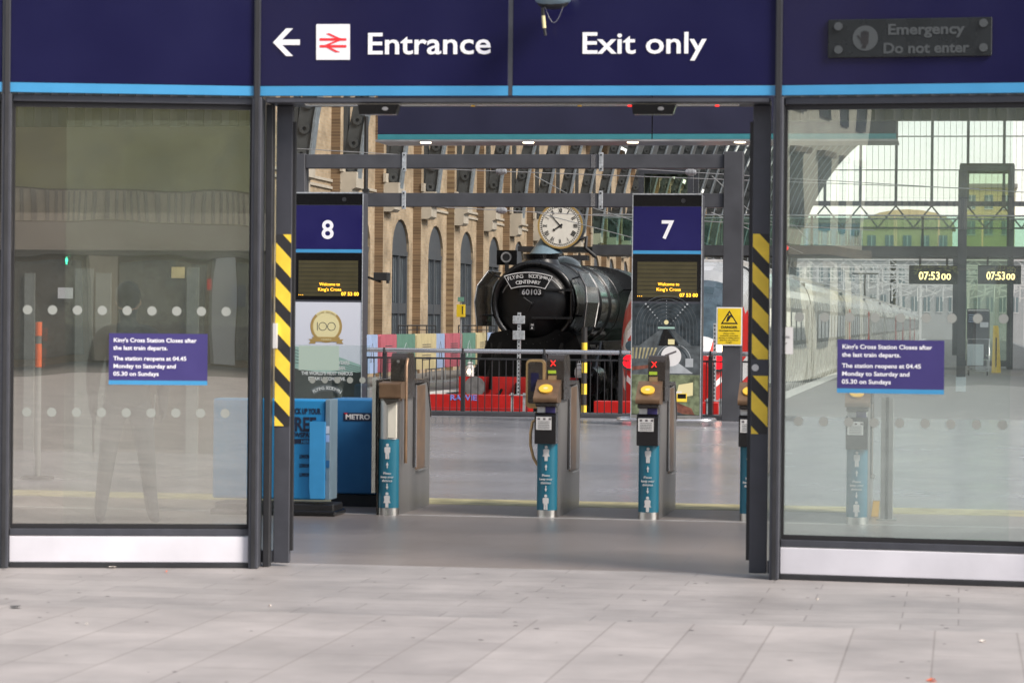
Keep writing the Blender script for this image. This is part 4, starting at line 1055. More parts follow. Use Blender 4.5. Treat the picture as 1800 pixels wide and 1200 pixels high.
# platform furniture seen through the right window
t = thing('luggage_trolley', 'steel luggage trolley with pale front panel parked on the open platform', 'trolley', (0,0,0)); f = FL(1722, 660); Yt = f.y
q = lambda px, py, Y=Yt: P(px, py, Y)
a, b = q(1700, 655), q(1739, 596); mb = MB().tube([(a.x, Yt, .12), (a.x, Yt, b.z), (b.x, Yt, b.z), (b.x, Yt, .12)], .022, 'steel_bright').tube([(a.x, Yt, .12), (a.x, Yt+.8, .14)], .02, 'steel').tube([(b.x, Yt, .12), (b.x, Yt+.8, .14)], .02, 'steel').cyl((a.x, Yt, .2), (b.x, Yt, .2), .018, 'steel')
mb.build('frame', t); c0, c1 = q(1700, 642), q(1729, 605); MB().box((c0.x, Yt-.04, c0.z), (c1.x, Yt-.015, c1.z), 'trolley_panel').build('front_panel', t, bevel=.01)
for s in (a.x+.05, b.x-.05): MB().cyl((s-.02, Yt+.05, .07), (s+.02, Yt+.05, .07), .07, 'black').build('wheel', t)
t = thing('information_board', 'navy information board standing behind the luggage trolley', 'board', (0,0,0)); Yt += 1.2
a, b = q(1699, 640, Yt), q(1740, 543, Yt)
MB().box((a.x, Yt, .5), (b.x, Yt+.08, b.z), 'navy_dull').build('panel', t, bevel=.01); MB().box((a.x+.02, Yt+.01, 0), (a.x+.08, Yt+.07, .5), 'steel').box((b.x-.08, Yt+.01, 0), (b.x-.02, Yt+.07, .5), 'steel').build('leg', t)
mb = MB(); mb.box((a.x+.02, Yt-.004, b.z-.06), (b.x-.02, Yt, b.z-.03), 'white').box((b.x-.3, Yt-.004, b.z-.58), (b.x-.04, Yt, b.z-.42), 'poster_white')
for k in range(4): mb.box((a.x+.05, Yt-.004, b.z-.2-.07*k), (b.x-.3, Yt, b.z-.18-.07*k), 'fab_blue')
mb.build('lettering', t)
f = FL(1750, 655); t = thing('yellow_board', 'tall narrow yellow folding board right of the luggage trolley', 'board', (f.x, f.y, 0))
h = Z(1750, 572, f.y); T1 = Matrix.Rotation(R(6), 4, 'X')
MB().prism([(-.13, 0), (.17, 0), (.07, h), (-.09, h)], -.02, .02, 'yellow', T=T1).build('front_panel', t); MB().prism([(-.12, 0), (.18, 0), (.09, h*.96), (-.09, h*.96)], .38, .42, 'yellow').build('back_panel', t)
MB().box((-.01, -.03, .2), (.03, -.022, h*.75), 'black', T=T1).build('marking', t)
# interior sign
Ys = 38; t = thing('hanging_sign', 'long navy hanging sign with teal stripe and recessed downlights inside the entrance', 'sign', (0,0,0))
za, zb, zc = Z(900, 249, Ys), Z(900, 236, Ys), 6.3; xa, xb = X(661, Ys), X(1571, Ys)
mb = MB(); xm = X(1143, Ys)
for p, r in ((xa, xm-.008), (xm+.008, xb)): mb.box((p, Ys, zb+.005), (r, Ys+.4, zc), 'navy_dull')
mb.build('panel', t); mb = MB()
for p, r in ((xa, xm-.008), (xm+.008, xb)): mb.box((p, Ys-.003, za+.03), (r, Ys+.3, zb), 'teal_stripe')
mb.build('teal_stripe', t); MB().box((xa-.03, Ys-.02, za), (xb+.03, Ys+.9, za+.028), 'steel_side').build('soffit', t)
for px in (742, 923, 1107, 1296): x = X(px, Ys); MB().cyl((x, Ys+.15, za-.012), (x, Ys+.15, za-.001), .08, 'lamp_warm', n=16).build('downlight', t)
# concourse canopy roof and bulkheads
tag(MB().box((-34, 17.5, 4.6), (34, 19, 4.9), 'corrugated').build('canopy_roof'), 'dark flat canopy roof just inside the doors', 'roof', kind='structure')
def corr(xa, xb, Y, z0, z1, label):
    mb = MB(); x = xa; n = 0
    while x < xb: mb.box((x, Y-(.05 if n % 2 else 0), z0), (x+.09, Y+.1, z1), 'corrugated' if n % 2 else 'roof_grey'); x += .0905; n += 1
    tag(mb.build('ribbed_bulkhead'), label, 'bulkhead', 'ribbed metal bulkheads above the concourse')
corr(X(1372, 27), X(1990, 27), 27, Z(1600, 212, 27), 5.0, 'dark ribbed metal bulkhead seen at the top of the right window')
corr(X(-60, 27), X(446, 27), 27, Z(230, 222, 27), 5.0, 'dark ribbed metal bulkhead seen at the top of the left window')
# interior shop wall at left
t = thing('kiosk_wall', 'dim brown kiosk front with pale panels behind the left window', 'wall', (0,0,0)); Yk = 31
xa, xb = X(-300, Yk), X(470, Yk)
MB().box((xa, Yk, 0), (xb, Yk+.3, 5.2), 'shop_wall').build('wall', t)
MB().box((xa, Yk-.12, Z(200, 440, Yk)), (xb, Yk-.001, Z(200, 375, Yk)), 'opp_band').build('sign_band', t)
mb = MB()
for pa, pb, ya, yb in ((134, 165, 700, 472), (170, 196, 700, 480), (45, 62, 690, 480), (330, 350, 690, 470)): mb.box((X(pa, Yk), Yk-.05, 0), (X(pb, Yk), Yk-.001, Z(pa, yb, Yk)), 'shop_light')
mb.build('pale_panel', t)
for pa, ya, m, w, h in ((313, 479, 'far_yellow', 24, 20), (368, 500, 'red', 8, 20), (420, 520, 'navy_dull', 26, 40), (115, 515, 'poster_white', 28, 20)):
    p = P(pa, ya, Yk-.06); MB().box((p.x-w/310, Yk-.07, p.z-h/310), (p.x+w/310, Yk-.052, p.z+h/310), m).build('poster', t)
p = P(117, 458, Yk-.06)
t = thing('green_man_light', 'small glowing green running man sign behind the left window', 'exit sign', (p.x, p.y, p.z)); M('green_glow', (.05, 1, .55), .5, emit=2.5)
MB().box((-.06, .01, -.06), (.06, .05, .06), 'screen_black').build('box', t); mb = MB(); person_icon(mb, 0, 0, -.045, .09, 'green_glow'); mb.build('figure', t)
f = FL(66, 842); t = thing('orange_bollard', 'slim orange reflective bollard standing inside the left window', 'bollard', (f.x, f.y, 0)); s = (f-CAM_LOC).length/4800
z1, z2, z3, z4 = [Z(66, v, f.y) for v in (565, 590, 604, 645)]
MB().cyl((0,0,0), (0,0,z1), .028, 'shop_light').build('pole', t); MB().cyl((0,0,z2), (0,0,z1-.005), .032, 'orange').cyl((0,0,z4), (0,0,z3), .032, 'orange').build('orange_band', t); MB().cyl((0,0,0), (0,0,.03), .16, 'black').build('base', t)

# catenary span wires with insulators
for (pa, ya), (pb, yb), bl, lb in (((735, 296), (1010, 306), 882, 'upper span wire with round insulator between the frame beams'), ((735, 362), (960, 374), 882, 'lower span wire with round insulator left of the big clock'), ((1000, 290), (1300, 308), 1215, 'span wire with round insulator right of the Exit only sign joint')):
    Yc2 = 51.5; t = thing('span_wire', lb, 'wire', (0,0,0), 0, 'span wires with insulators'); a, b = P(pa, ya, Yc2), P(pb, yb, Yc2); d = b-a
    e0, e1 = a-d*2.2, b+d*2.5
    pts = [e0+(e1-e0)*i/12 for i in range(13)]; MB().tube(pts, .008, 'wire', n=5).build('wire', t)
    f = (bl-pa)/(pb-pa); c = a+d*f; mb = MB()
    for k in range(-3, 4): r = .075*math.sqrt(1-(k/4.2)**2); mb.cyl(c+Vector((k*.026-.006, 0, 0)), c+Vector((k*.026+.006, 0, 0)), r, 'insul', n=14)
    mb.cyl(c-Vector((.1, 0, 0)), c+Vector((.1, 0, 0)), .04, 'insul'); mb.build('insulator', t)
# big clock
Ycl = 90; c = P(985, 397, Ycl); r = 38*Ycl/4800*1.01
t = thing('station_clock', 'big round station clock with roman numerals above the steam engine', 'clock', (c.x, Ycl, c.z))
MB().cyl((0, .0, 0), (0, .75, 0), r*1.04, 'frame_grey', n=40).build('case', t)
MB().ring((0, -.03, 0), r*.97, r*1.06, .05, 'gold', n=48).build('rim', t)
MB().disc((0, -.02, 0), r*.975, .015, 'clock_face', n=48).build('dial', t)
mb = MB()
for i, s in enumerate(('XII','I','II','III','IIII','V','VI','VII','VIII','IX','X','XI')):
    a = PI/2-2*PI*i/12; u = Vector((math.cos(a), math.sin(a))); size = r*.2
    w_ = {1: .035, 2: .07, 3: .11, 4: .15}[len(s)]*r/.5*.75; p = u*r*.72-u*size*.5
    mb.text(s, p.x, -.028, p.y, size, 'black', bold=.03, rot=a-PI/2, width=w_)
for i in range(60):
    a = 2*PI*i/60; ca, sa = math.cos(a), math.sin(a); q0, q1, hw2 = r*.87, r*.94, .010
    mb.prism([(q0*ca-hw2*sa, q0*sa+hw2*ca), (q0*ca+hw2*sa, q0*sa-hw2*ca), (q1*ca+hw2*sa, q1*sa-hw2*ca), (q1*ca-hw2*sa, q1*sa+hw2*ca)], -.028, -.021, 'black')
mb.ring((0, -.028, 0), r*.855, r*.87, .006, 'black', n=48); mb.build('numerals', t)
mb = MB()
for a, ln, wd_ in ((PI/2-2*PI*(7+53/60)/12, .42, .035), (PI/2-2*PI*53/60, .72, .022)):
    ca, sa = math.cos(a), math.sin(a); f = lambda u, v: (u*r*ca-v*sa, u*r*sa+v*ca)
    mb.prism([f(-.12, -wd_), f(ln*.75, -wd_*.6), f(ln*.8, -wd_*1.6), f(ln, 0), f(ln*.8, wd_*1.6), f(ln*.75, wd_*.6), f(-.12, wd_)][::-1], -.036, -.031, 'black')
mb.disc((0, -.04, 0), r*.06, .006, 'black'); mb.build('hands', t)
mb = MB().cyl((-.55, .35, -r*1.0-.25), (-.62, .35, -r*.55), .62, 'cctv_blue', r1=.1, n=24)
mb.box((-1.0, .1, -r-.42), (.9, .6, -r-.25), 'frame_dark').tube([(r*.8, .4, -r*.6), (r*1.15, .4, -r*.5), (r*1.1, .4, -r), (r*1.6, .4, -r-.3)], .07, 'frame_dark'); mb.build('bracket', t)

# coloured barriers
seq = [(642, 661, 'fab_blue'), (665, 693, 'fab_red'), (695, 727, 'fab_green'), (728.5, 763, 'fab_yellow'), (764, 779, 'fab_blue'), (780, 808.5, 'fab_red'), (811, 833.5, 'fab_green'), (834.5, 853, 'fab_yellow'), (854, 866, 'fab_blue'), (867, 884, 'fab_red')]
XB = -13.2
nm = {'fab_blue': 'pale blue', 'fab_red': 'raspberry red', 'fab_green': 'sage green', 'fab_yellow': 'pale yellow'}
wh = ['nearest of the row, beside the platform 8 column', 'second from the platform 8 column', 'third from the platform 8 column, wide', 'widest panel in the middle of the row', 'narrow, right of the wide yellow panel', 'left of the second green panel', 'beside the steam engine', 'partly behind the steam engine deflector', 'narrow one hidden behind the steam engine', 'farthest one behind the steam engine']
def y_at(px): return -XB/math.tan(YAW+math.atan((900-px)/4800))
for i, (pa, pb, m) in enumerate(seq):
    ya, yb = y_at(pa), y_at(pb); t = thing('crowd_barrier', f'{nm[m]} fabric barrier panel, {wh[i]}', 'barrier', (XB, ya, 0), 0, 'coloured fabric barriers along the platform'); L = yb-ya
    pts = [(.0, .36), (L, .36), (L, 1.2), (L-.05, 1.235), (.05, 1.235), (0, 1.2)]
    MB().prism_x(pts, -.02, .04+.02*(i % 2), m).build('fabric_panel', t, bevel=.01)
    xx = .0405+.02*(i % 2); mb = MB()
    if m in ('fab_yellow', 'fab_red'):
        for k in range(6): mb.box((xx, L*.28, .58+k*.055+(.1 if k > 2 else 0)), (xx+.002, L*.72, .6+k*.055+(.1 if k > 2 else 0)), 'fab_ink')
    else:
        c2 = L/2
        for k in range(3): mb.tube([(xx, c2-L*.18+k*.06, .6), (xx, c2-L*.1, .9), (xx, c2, 1.03), (xx, c2+L*.1, .9), (xx, c2+L*.18-k*.06, .6)], .006, 'poster_white' if m == 'fab_green' else 'fab_ink', n=4)
    mb.build('print', t)
    MB().box((-.25, L*.1, 0), (.3, L*.1+.05, .03), 'galv').box((-.01, L*.1, .03), (.02, L*.1+.04, .4), 'galv').box((-.25, L*.85, 0), (.3, L*.85+.05, .03), 'galv').box((-.01, L*.85, .03), (.02, L*.85+.04, .4), 'galv').build('foot', t)
# small things at the wall
t = thing('defibrillator_cabinet', 'yellow defibrillator cabinet under a small green sign before the brick wall', 'cabinet', (X(809, 70), 70, 0)); z = lambda py: Z(809, py, 70)
MB().box((-.1, 0, z(557)), (.1, .2, z(535)), 'sign_yellow').box((.04, -.003, z(552)), (.07, 0, z(538)), 'black').build('box', t, bevel=.01)
MB().box((-.08, .05, z(530)), (.08, .08, z(522)), 'fab_green').build('sign', t); MB().cyl((0, .1, 0), (0, .1, z(522)), .02, 'galv').build('pole', t)
t = thing('cctv_box', 'dark wall camera box left of the first arched window', 'camera', (X(670, 66), 66, 0)); z = lambda py: Z(670, py, 66)
MB().box((-.16, -.2, z(493)), (.18, .2, z(479)), 'frame_dark').build('housing', t, bevel=.01); MB().cyl((-.05, .1, z(495)), (-.4, .3, z(487)), .03, 'frame_dark').cyl((.16, .0, z(498)), (.16, 0, z(491)), .04, 'frame_dark').build('bracket', t)
t = thing('drain_pipe', 'thin dark pipe running up the wall beside the platform 8 column', 'pipe', (X(641, 62), 62, 0))
MB().cyl((0,0,0), (0,0,Z(641, 205, 62)), .05, 'frame_dark').build('pipe', t); MB().box((-.07, -.07, 4.5), (.07, .07, 4.6), 'frame_dark').build('clip', t)
t = thing('guard_rail', 'low black guard rail on the platform behind the coloured barriers', 'rail', (0,0,0)); mb = MB()
for (pa, pb) in ((700, 766), (806, 872)):
    a, b = P(pa, 572, 74), P(pb, 572, 74+1); mb.cyl(a, b, .018, 'frame_dark').cyl(a-Vector((0, 0, .12)), b-Vector((0, 0, .12)), .01, 'frame_dark')
    for k in range(5): p = a+(b-a)*k/4; mb.cyl((p.x, p.y, 0), p, .016, 'frame_dark')
mb.build('rail_frame', t)
# ================================================================== STEAM LOCOMOTIVE
YL = 58.0; XL = P(938, 533, 60).x
L_ = thing('steam_locomotive', 'black steam locomotive with curved name headboard and number 60103 on its smokebox', 'steam engine', (XL, YL, -.9))
ZC = 2.87; SF = 2.0
def lathe(prof, m, n=40, c=(0, ZC)):      # prof: (y, r) about the boiler axis
    mb = MB(); vs = []
    for y, r in prof: vs += [(c[0]+r*math.cos(2*PI*i/n), y, c[1]+r*math.sin(2*PI*i/n)) for i in range(n)]
    mb.add(vs, [(j*n+i, j*n+(i+1)%n, (j+1)*n+(i+1)%n, (j+1)*n+i) for j in range(len(prof)-1) for i in range(n)], m, True)
    return mb
mb = lathe([(SF+.06, .80), (SF+.0, .86), (SF-.02, .92), (SF+.03, .955), (SF+.12, .96), (SF+2.1, .96), (SF+2.1, .9)], 'loco_black')
for i in range(36): a = 2*PI*i/36; mb.sphere((.905*math.cos(a), SF-.018, ZC+.905*math.sin(a)), .012, 'loco_black', n=6, k=4)
mb.build('smokebox', L_)
d = lathe([(SF-.20, .001), (SF-.19, .25), (SF-.15, .5), (SF-.07, .7), (SF+.0, .79), (SF+.07, .80)], 'loco_door').build('smokebox_door', L_)
mb = MB()
for zz in (.3, -.32): mb.box((.0-.02, SF-.2, ZC+zz-.025), (.9, SF-.13, ZC+zz+.025), 'loco_black')
mb.cyl((.86, SF-.1, ZC-.42), (.86, SF-.1, ZC+.42), .03, 'loco_black').cyl((0, SF-.19, ZC), (0, SF-.3, ZC), .04, 'loco_black').cyl((0, SF-.29, ZC), (-.18, SF-.3, ZC+.13), .014, 'loco_black').cyl((0, SF-.27, ZC), (-.1, SF-.27, ZC-.2), .014, 'loco_black')
mb.build('door_fittings', d)
mb = MB(); pts = [(.72*math.cos(R(a)), SF-.14, ZC+.02+.62*math.sin(R(a))) for a in range(20, 161, 10)]; mb.tube(pts, .014, 'loco_steel', n=6); mb.build('handrail', d)
# headboard: sector plate with writing
hb = MB(); y = SF-.36; zc = ZC-.95; r0, r1, sp_ = 1.32, 1.64, R(19.5)
def sector(mb, r0, r1, h, y0, th, m, n=14):
    out = [(r1*math.sin(-h+2*h*i/n), zc+r1*math.cos(-h+2*h*i/n)) for i in range(n+1)]; inn = [(r0*math.sin(h*.86-2*h*.86*i/n), zc+r0*math.cos(h*.86-2*h*.86*i/n)) for i in range(n+1)]
    mb.prism((out+inn)[::-1], y0, y0+th, m)
sector(hb, r0, r1, sp_, y, .02, 'white'); sector(hb, r0+.018, r1-.018, sp_*.965, y-.004, .004, 'screen_black')
hb.arctext('FLYING  SCOTSMAN', -.0, y-.006, zc, 1.515, R(35), .082, 'white', bold=.005); hb.arctext('CENTENARY', 0, y-.006, zc, 1.385, R(22), .082, 'white', bold=.005)
hbo = hb.build('headboard', L_); hbo.location = (-.07, 0, 0)
nb = MB().box((-.28, SF-.24, ZC+.17), (.26, SF-.2, ZC+.34), 'screen_black'); nb.text('60103', -.01, SF-.245, ZC+.195, .12, 'white', bold=.02, width=.43); nb.build('number_plate', L_)
nb = MB(); nb.text('14', -.0, SF-.205, ZC-.5, .05, 'white', bold=.02).text('A', 0, SF-.205, ZC-.57, .05, 'white', bold=.02).box((-.06, SF-.2, ZC-.6), (.06, SF-.17, ZC-.43), 'screen_black'); nb.build('shed_plate', L_)
# lamp bracket and round lamp on top of smokebox
mb = MB().cyl((-.62, SF-.05, ZC+1.02), (-.62, SF+.12, ZC+1.02), .12, 'loco_black', n=20).ring((-.62, SF-.07, ZC+1.02), .085, .12, .02, 'loco_steel', n=20).box((-.66, SF, ZC+.7), (-.58, SF+.08, ZC+.92), 'loco_black').box((-.85, SF+.05, ZC+.85), (-.4, SF+.1, ZC+1.18), 'loco_matt'); mb.build('lamp', L_)
MB().cyl((0, SF+1.0, ZC+.85), (0, SF+1.0, ZC+1.0), .46, 'loco_black', r1=.38, n=28).cyl((0, SF+1.0, ZC+1.0), (0, SF+1.0, ZC+1.12), .38, 'loco_black', r1=.42, n=28).build('chimney', L_)
lathe([(SF+2.1, .9), (SF+2.1, .93), (SF+4.5, .95), (SF+7.5, 1.0), (SF+9.0, 1.0)], 'loco_green').build('boiler', L_)
for yy in (SF+2.2, SF+4.0, SF+5.8, SF+7.4): lathe([(yy, .96), (yy, 1.006), (yy+.06, 1.006), (yy+.06, .96)], 'loco_black').build('boiler_band', L_)
MB().sphere((0, SF+4.6, ZC+.88), .42, 'loco_green', n=22, k=12, sc=(1, 1.6, .68)).build('dome', L_)
# deflectors
for s in (-1, 1):
    mb = MB(); prof = [(1.2, 2.36), (1.26, 2.9), (1.22, 3.25), (1.02, 3.58)]
    n = len(prof); th = .035
    def shape(yf, yr, cut):
        vs = []
        for j, (x, z) in enumerate(prof):
            a = yf+(.0, .0, .1, .35)[j]; b = yr-(0.25, 0, 0, 0)[j]
            for xx in (x, x-th): vs += [(s*xx, a, z), (s*xx, b, z)]
        return vs
    vs = shape(SF-.45, SF+1.55, 0); fs = []
    for j in range(n-1):
        o = j*4; fs += [(o, o+1, o+5, o+4), (o+2, o+6, o+7, o+3), (o, o+4, o+6, o+2), (o+1, o+3, o+7, o+5)]
    fs += [(0, 2, 3, 1), (12, 13, 15, 14)]
    mb.add(vs, fs, 'loco_plate')
    for j in range(n-1): mb.cyl(vs[j*4+0], vs[j*4+4], .012, 'loco_steel', n=6).cyl(vs[j*4+1], vs[j*4+5], .012, 'loco_steel', n=6)  # pale tubes: highlights on the plate edges built into the shape
    mb.cyl(vs[12], vs[13], .012, 'loco_steel', n=6)
    mb.cyl((s*1.1, SF-.2, 2.6), (s*.9, SF+.2, 2.6), .02, 'loco_black').cyl((s*1.0, SF+.6, 3.5), (s*.7, SF+.6, 3.4), .02, 'loco_black'); mb.build('smoke_deflector', L_)
# front apron, running plate, buffer beam
mb = MB().prism([(-1.32, 1.12), (1.32, 1.12), (1.2, 1.6), (.95, 2.2), (.5, 2.3), (-.5, 2.3), (-.95, 2.2), (-1.2, 1.6)], SF-.02, SF+1.6, 'loco_matt')
mb.box((-1.3, .05, 1.22), (1.3, SF-.2, 1.27), 'loco_matt').prism_x([(.05, 1.28), (SF-.3, 1.28), (SF-.3, 2.0)], -.72, -.66, 'loco_matt').prism_x([(.05, 1.28), (SF-.3, 1.28), (SF-.3, 2.0)], .66, .72, 'loco_matt').build('front_apron', L_)
mb = MB()
for s in (-1, 1): mb.box((s*.95, SF+1.6, 1.95), (s*1.36, SF+9.5, 2.02), 'loco_black').box((s*1.34, SF+1.6, 1.8), (s*1.37, SF+9.5, 1.95), 'loco_black').tube([(s*1.3, SF-.1, 1.25), (s*1.3, SF+.7, 1.4), (s*1.3, SF+1.6, 1.98)], .05, 'loco_black')
mb.build('running_plate', L_)
MB().box((-1.3, -.05, .86), (1.3, .05, 1.27), 'red').box((-.95, -.055, .5), (-.75, .02, .86), 'red').box((.75, -.055, .5), (.95, .02, .86), 'red').build('buffer_beam', L_, bevel=.006)
for s in (-1, 1):
    MB().cyl((s*.87, -.5, 1.06), (s*.87, -.46, 1.06), .225, 'loco_steel', n=28).cyl((s*.87, -.46, 1.06), (s*.87, -.05, 1.06), .1, 'loco_black', r1=.16, n=20).build('buffer', L_)
MB().tube([(0, -.1, 1.1), (0, -.25, 1.05), (0, -.28, .8), (0, -.2, .62)], .035, 'loco_matt').box((-.05, -.12, .9), (.05, -.05, 1.15), 'loco_matt').build('coupling', L_)
mb = MB().tube([(-.35, -.1, 1.0), (-.38, -.22, .9), (-.38, -.22, .55)], .03, 'loco_matt').tube([(.35, -.1, 1.0), (.38, -.22, .9), (.38, -.22, .55)], .03, 'loco_matt').tube([(-.62, .0, 2.0), (-.58, -.05, 1.6), (-.6, -.1, 1.0)], .035, 'loco_matt'); mb.build('hoses', L_)
for s in (-1, 1):
    MB().cyl((s*1.12, SF+.2, 1.15), (s*1.12, SF+1.5, 1.15), .36, 'loco_black', n=24).box((s*.9, SF+.2, 1.3), (s*1.3, SF+1.5, 1.85), 'loco_black').build('cylinder', L_)
def wheel(y, r, s, nm='driving_wheel'):
    mb = MB(); x = s*.75; n = 32
    T = Matrix(((0,1,0,0),(1,0,0,0),(0,0,1,0),(0,0,0,1)))
    m2 = MB().ring((0, -.06, 0), r*.86, r, .12, 'loco_steel' if r > .8 else 'loco_matt', n=n)
    for i in range(14 if r > .8 else 8):
        a = 2*PI*i/(14 if r > .8 else 8); m2.cyl((.1*math.cos(a), 0, .1*math.sin(a)), (r*.88*math.cos(a), 0, r*.88*math.sin(a)), .025, 'loco_black', n=6)
    m2.disc((0, -.08, 0), .14, .16, 'loco_black'); vs = [(s*.75+v[1], y+v[0], r+v[2]) for v in m2.v]
    mb.v = vs; mb.f = m2.f; mb.m = m2.m; mb.names = m2.names; mb.sm = m2.sm; mb.build(nm, L_)
for s in (-1, 1):
    for yy in (1.6, 3.6): wheel(yy, .48, s, 'bogie_wheel')
    for yy in (6.0, 8.1, 10.2): wheel(yy, 1.0, s)
    wheel(12.6, .55, s, 'trailing_wheel')
    MB().box((s*.9, 6.0, .85), (s*.98, 10.2, .97), 'loco_steel').box((s*1.02, 3.4, 1.0), (s*1.08, 8.1, 1.12), 'loco_steel').build('coupling_rod', L_)
mb = MB().box((-1.3, SF+9.0, 1.3), (1.3, SF+11.4, 3.3), 'loco_green'); n = 10
mb.prism([(1.3*math.cos(PI*i/n), 3.3+.6*math.sin(PI*i/n)) for i in range(n+1)], SF+8.9, SF+11.6, 'loco_black').build('cab', L_, bevel=.02)
MB().box((-1.3, SF+12.0, 1.2), (1.3, SF+19, 3.1), 'loco_green').box((-1.2, SF+12, .3), (1.2, SF+19, 1.2), 'loco_matt').build('tender', L_, bevel=.04)
for s, lb in ((-1, 'small white lamp on the left end of the steam engine buffer beam'), (1, 'small white lamp on the right end of the steam engine buffer beam')):
    px = 826 if s < 0 else 1018; xx = X(px, YL-.0, 655)
    t = thing('oil_lamp', lb, 'lamp', (xx, YL+.02, .375), 0, 'white oil lamps on the buffer beam')
    MB().cyl((0,0,0), (0,0,.2), .085, 'white', n=16).cyl((0,0,.2), (0,0,.24), .085, 'white', r1=.05, n=16).cyl((0,0,.24), (0,0,.28), .05, 'white', n=12).cyl((0,0,.28), (0,0,.31), .07, 'white', r1=.03, n=12).build('body', t)
    MB().disc((.0, -.1, .1), .05, .02, 'lamp_warm' if s < 0 else 'clock_face', n=16).build('lens', t); MB().tube([(-.03, 0, .3), (-.02, 0, .36), (.02, 0, .36), (.03, 0, .3)], .007, 'white', n=6).box((-.1, -.01, .05), (-.085, .01, .17), 'white').build('handle', t)

# ================================================================== RED AND WHITE TRAIN
XT, YT = -5.45, 52.3
T_ = thing('passenger_train', 'long silver and white passenger train with red nose and glowing tail lights', 'train', (XT, YT, -.9))
def sec(w, zt, zb, n=24, flat=.5):
    out = []
    for i in range(n+1):
        a = -PI/2+PI*i/n
        ca, sa = math.cos(a), math.sin(a)
        zm = (zt+zb)/2; hh = (zt-zb)/2
        out.append((w*abs(ca)**flat, zm+hh*math.copysign(abs(sa)**.62, sa)))
    return out
NS = 18; mbm = MB(); rings = []
for j in range(NS+1):
    f = j/NS; yy = 5.2*f**1.6
    w_ = 1.36*(.60+.40*min(1, (f*1.25))**.6); zt = 1.75+2.0*math.sin(min(1, f*1.08)*PI/2)**1.1; zb = .35
    rings.append([(x, yy, z) for x, z in sec(w_, zt, zb)])
n = len(rings[0]); 
for s in (1, -1):
    for j in range(NS):
        for i in range(n-1):
            q4 = [rings[j][i], rings[j][i+1], rings[j+1][i+1], rings[j+1][i]]
            c = [sum(v[k] for v in q4)/4 for k in range(3)]
            x, yy, z = c; m = 'train_silver'
            if z < 2.2 and yy < 4.8: m = 'red'
            if .95 < x/1.36+ (z-1.3)*.35 < 1.05 or (abs(z-(1.28+.15*yy)) < .09 and x > .6): m = 'train_white'
            if z < .62: m = 'train_dark'
            if z >= 2.2 and x > .78 and yy > 1.0: m = 'red' if z < 3.0 - .25*(yy-1) else 'train_silver'
            if 2.25 < z < 3.3 and x < .85 and yy < 3.6: m = 'train_glass'
            if x < .7 and 1.9 < z < 2.25: m = 'train_white'
            mbm.add([(s*v[0], v[1], v[2]) for v in q4], [(0,1,2,3) if s > 0 else (3,2,1,0)], m, True)
mbm.add([(v[0], v[1], v[2]) for v in rings[0]]+[(-v[0], v[1], v[2]) for v in rings[0][::-1]], [tuple(range(2*n))[::-1]], 'red')
mbm.build('nose_cab', T_)
MB().box((-.5, -.3, .7), (.5, .05, 1.05), 'train_dark').cyl((0, -.5, .9), (0, -.25, .9), .2, 'train_dark').build('coupler', T_, bevel=.02)
for s in (-1, 1):
    xl_ = s*.86
    mb = MB().cyl((xl_, .0, 1.72), (xl_, .26, 1.72), .135, 'tail_red', n=20).ring((xl_, -.02, 1.72), .13, .17, .1, 'train_dark', n=20); mb.build('tail_light', T_)
    MB().cyl((xl_, .12, 2.02), (xl_, .4, 2.02), .1, 'lamp_warm' if s > 0 else 'train_glass', n=16).build('head_light', T_)
NCAR = 9; CL = 23.4
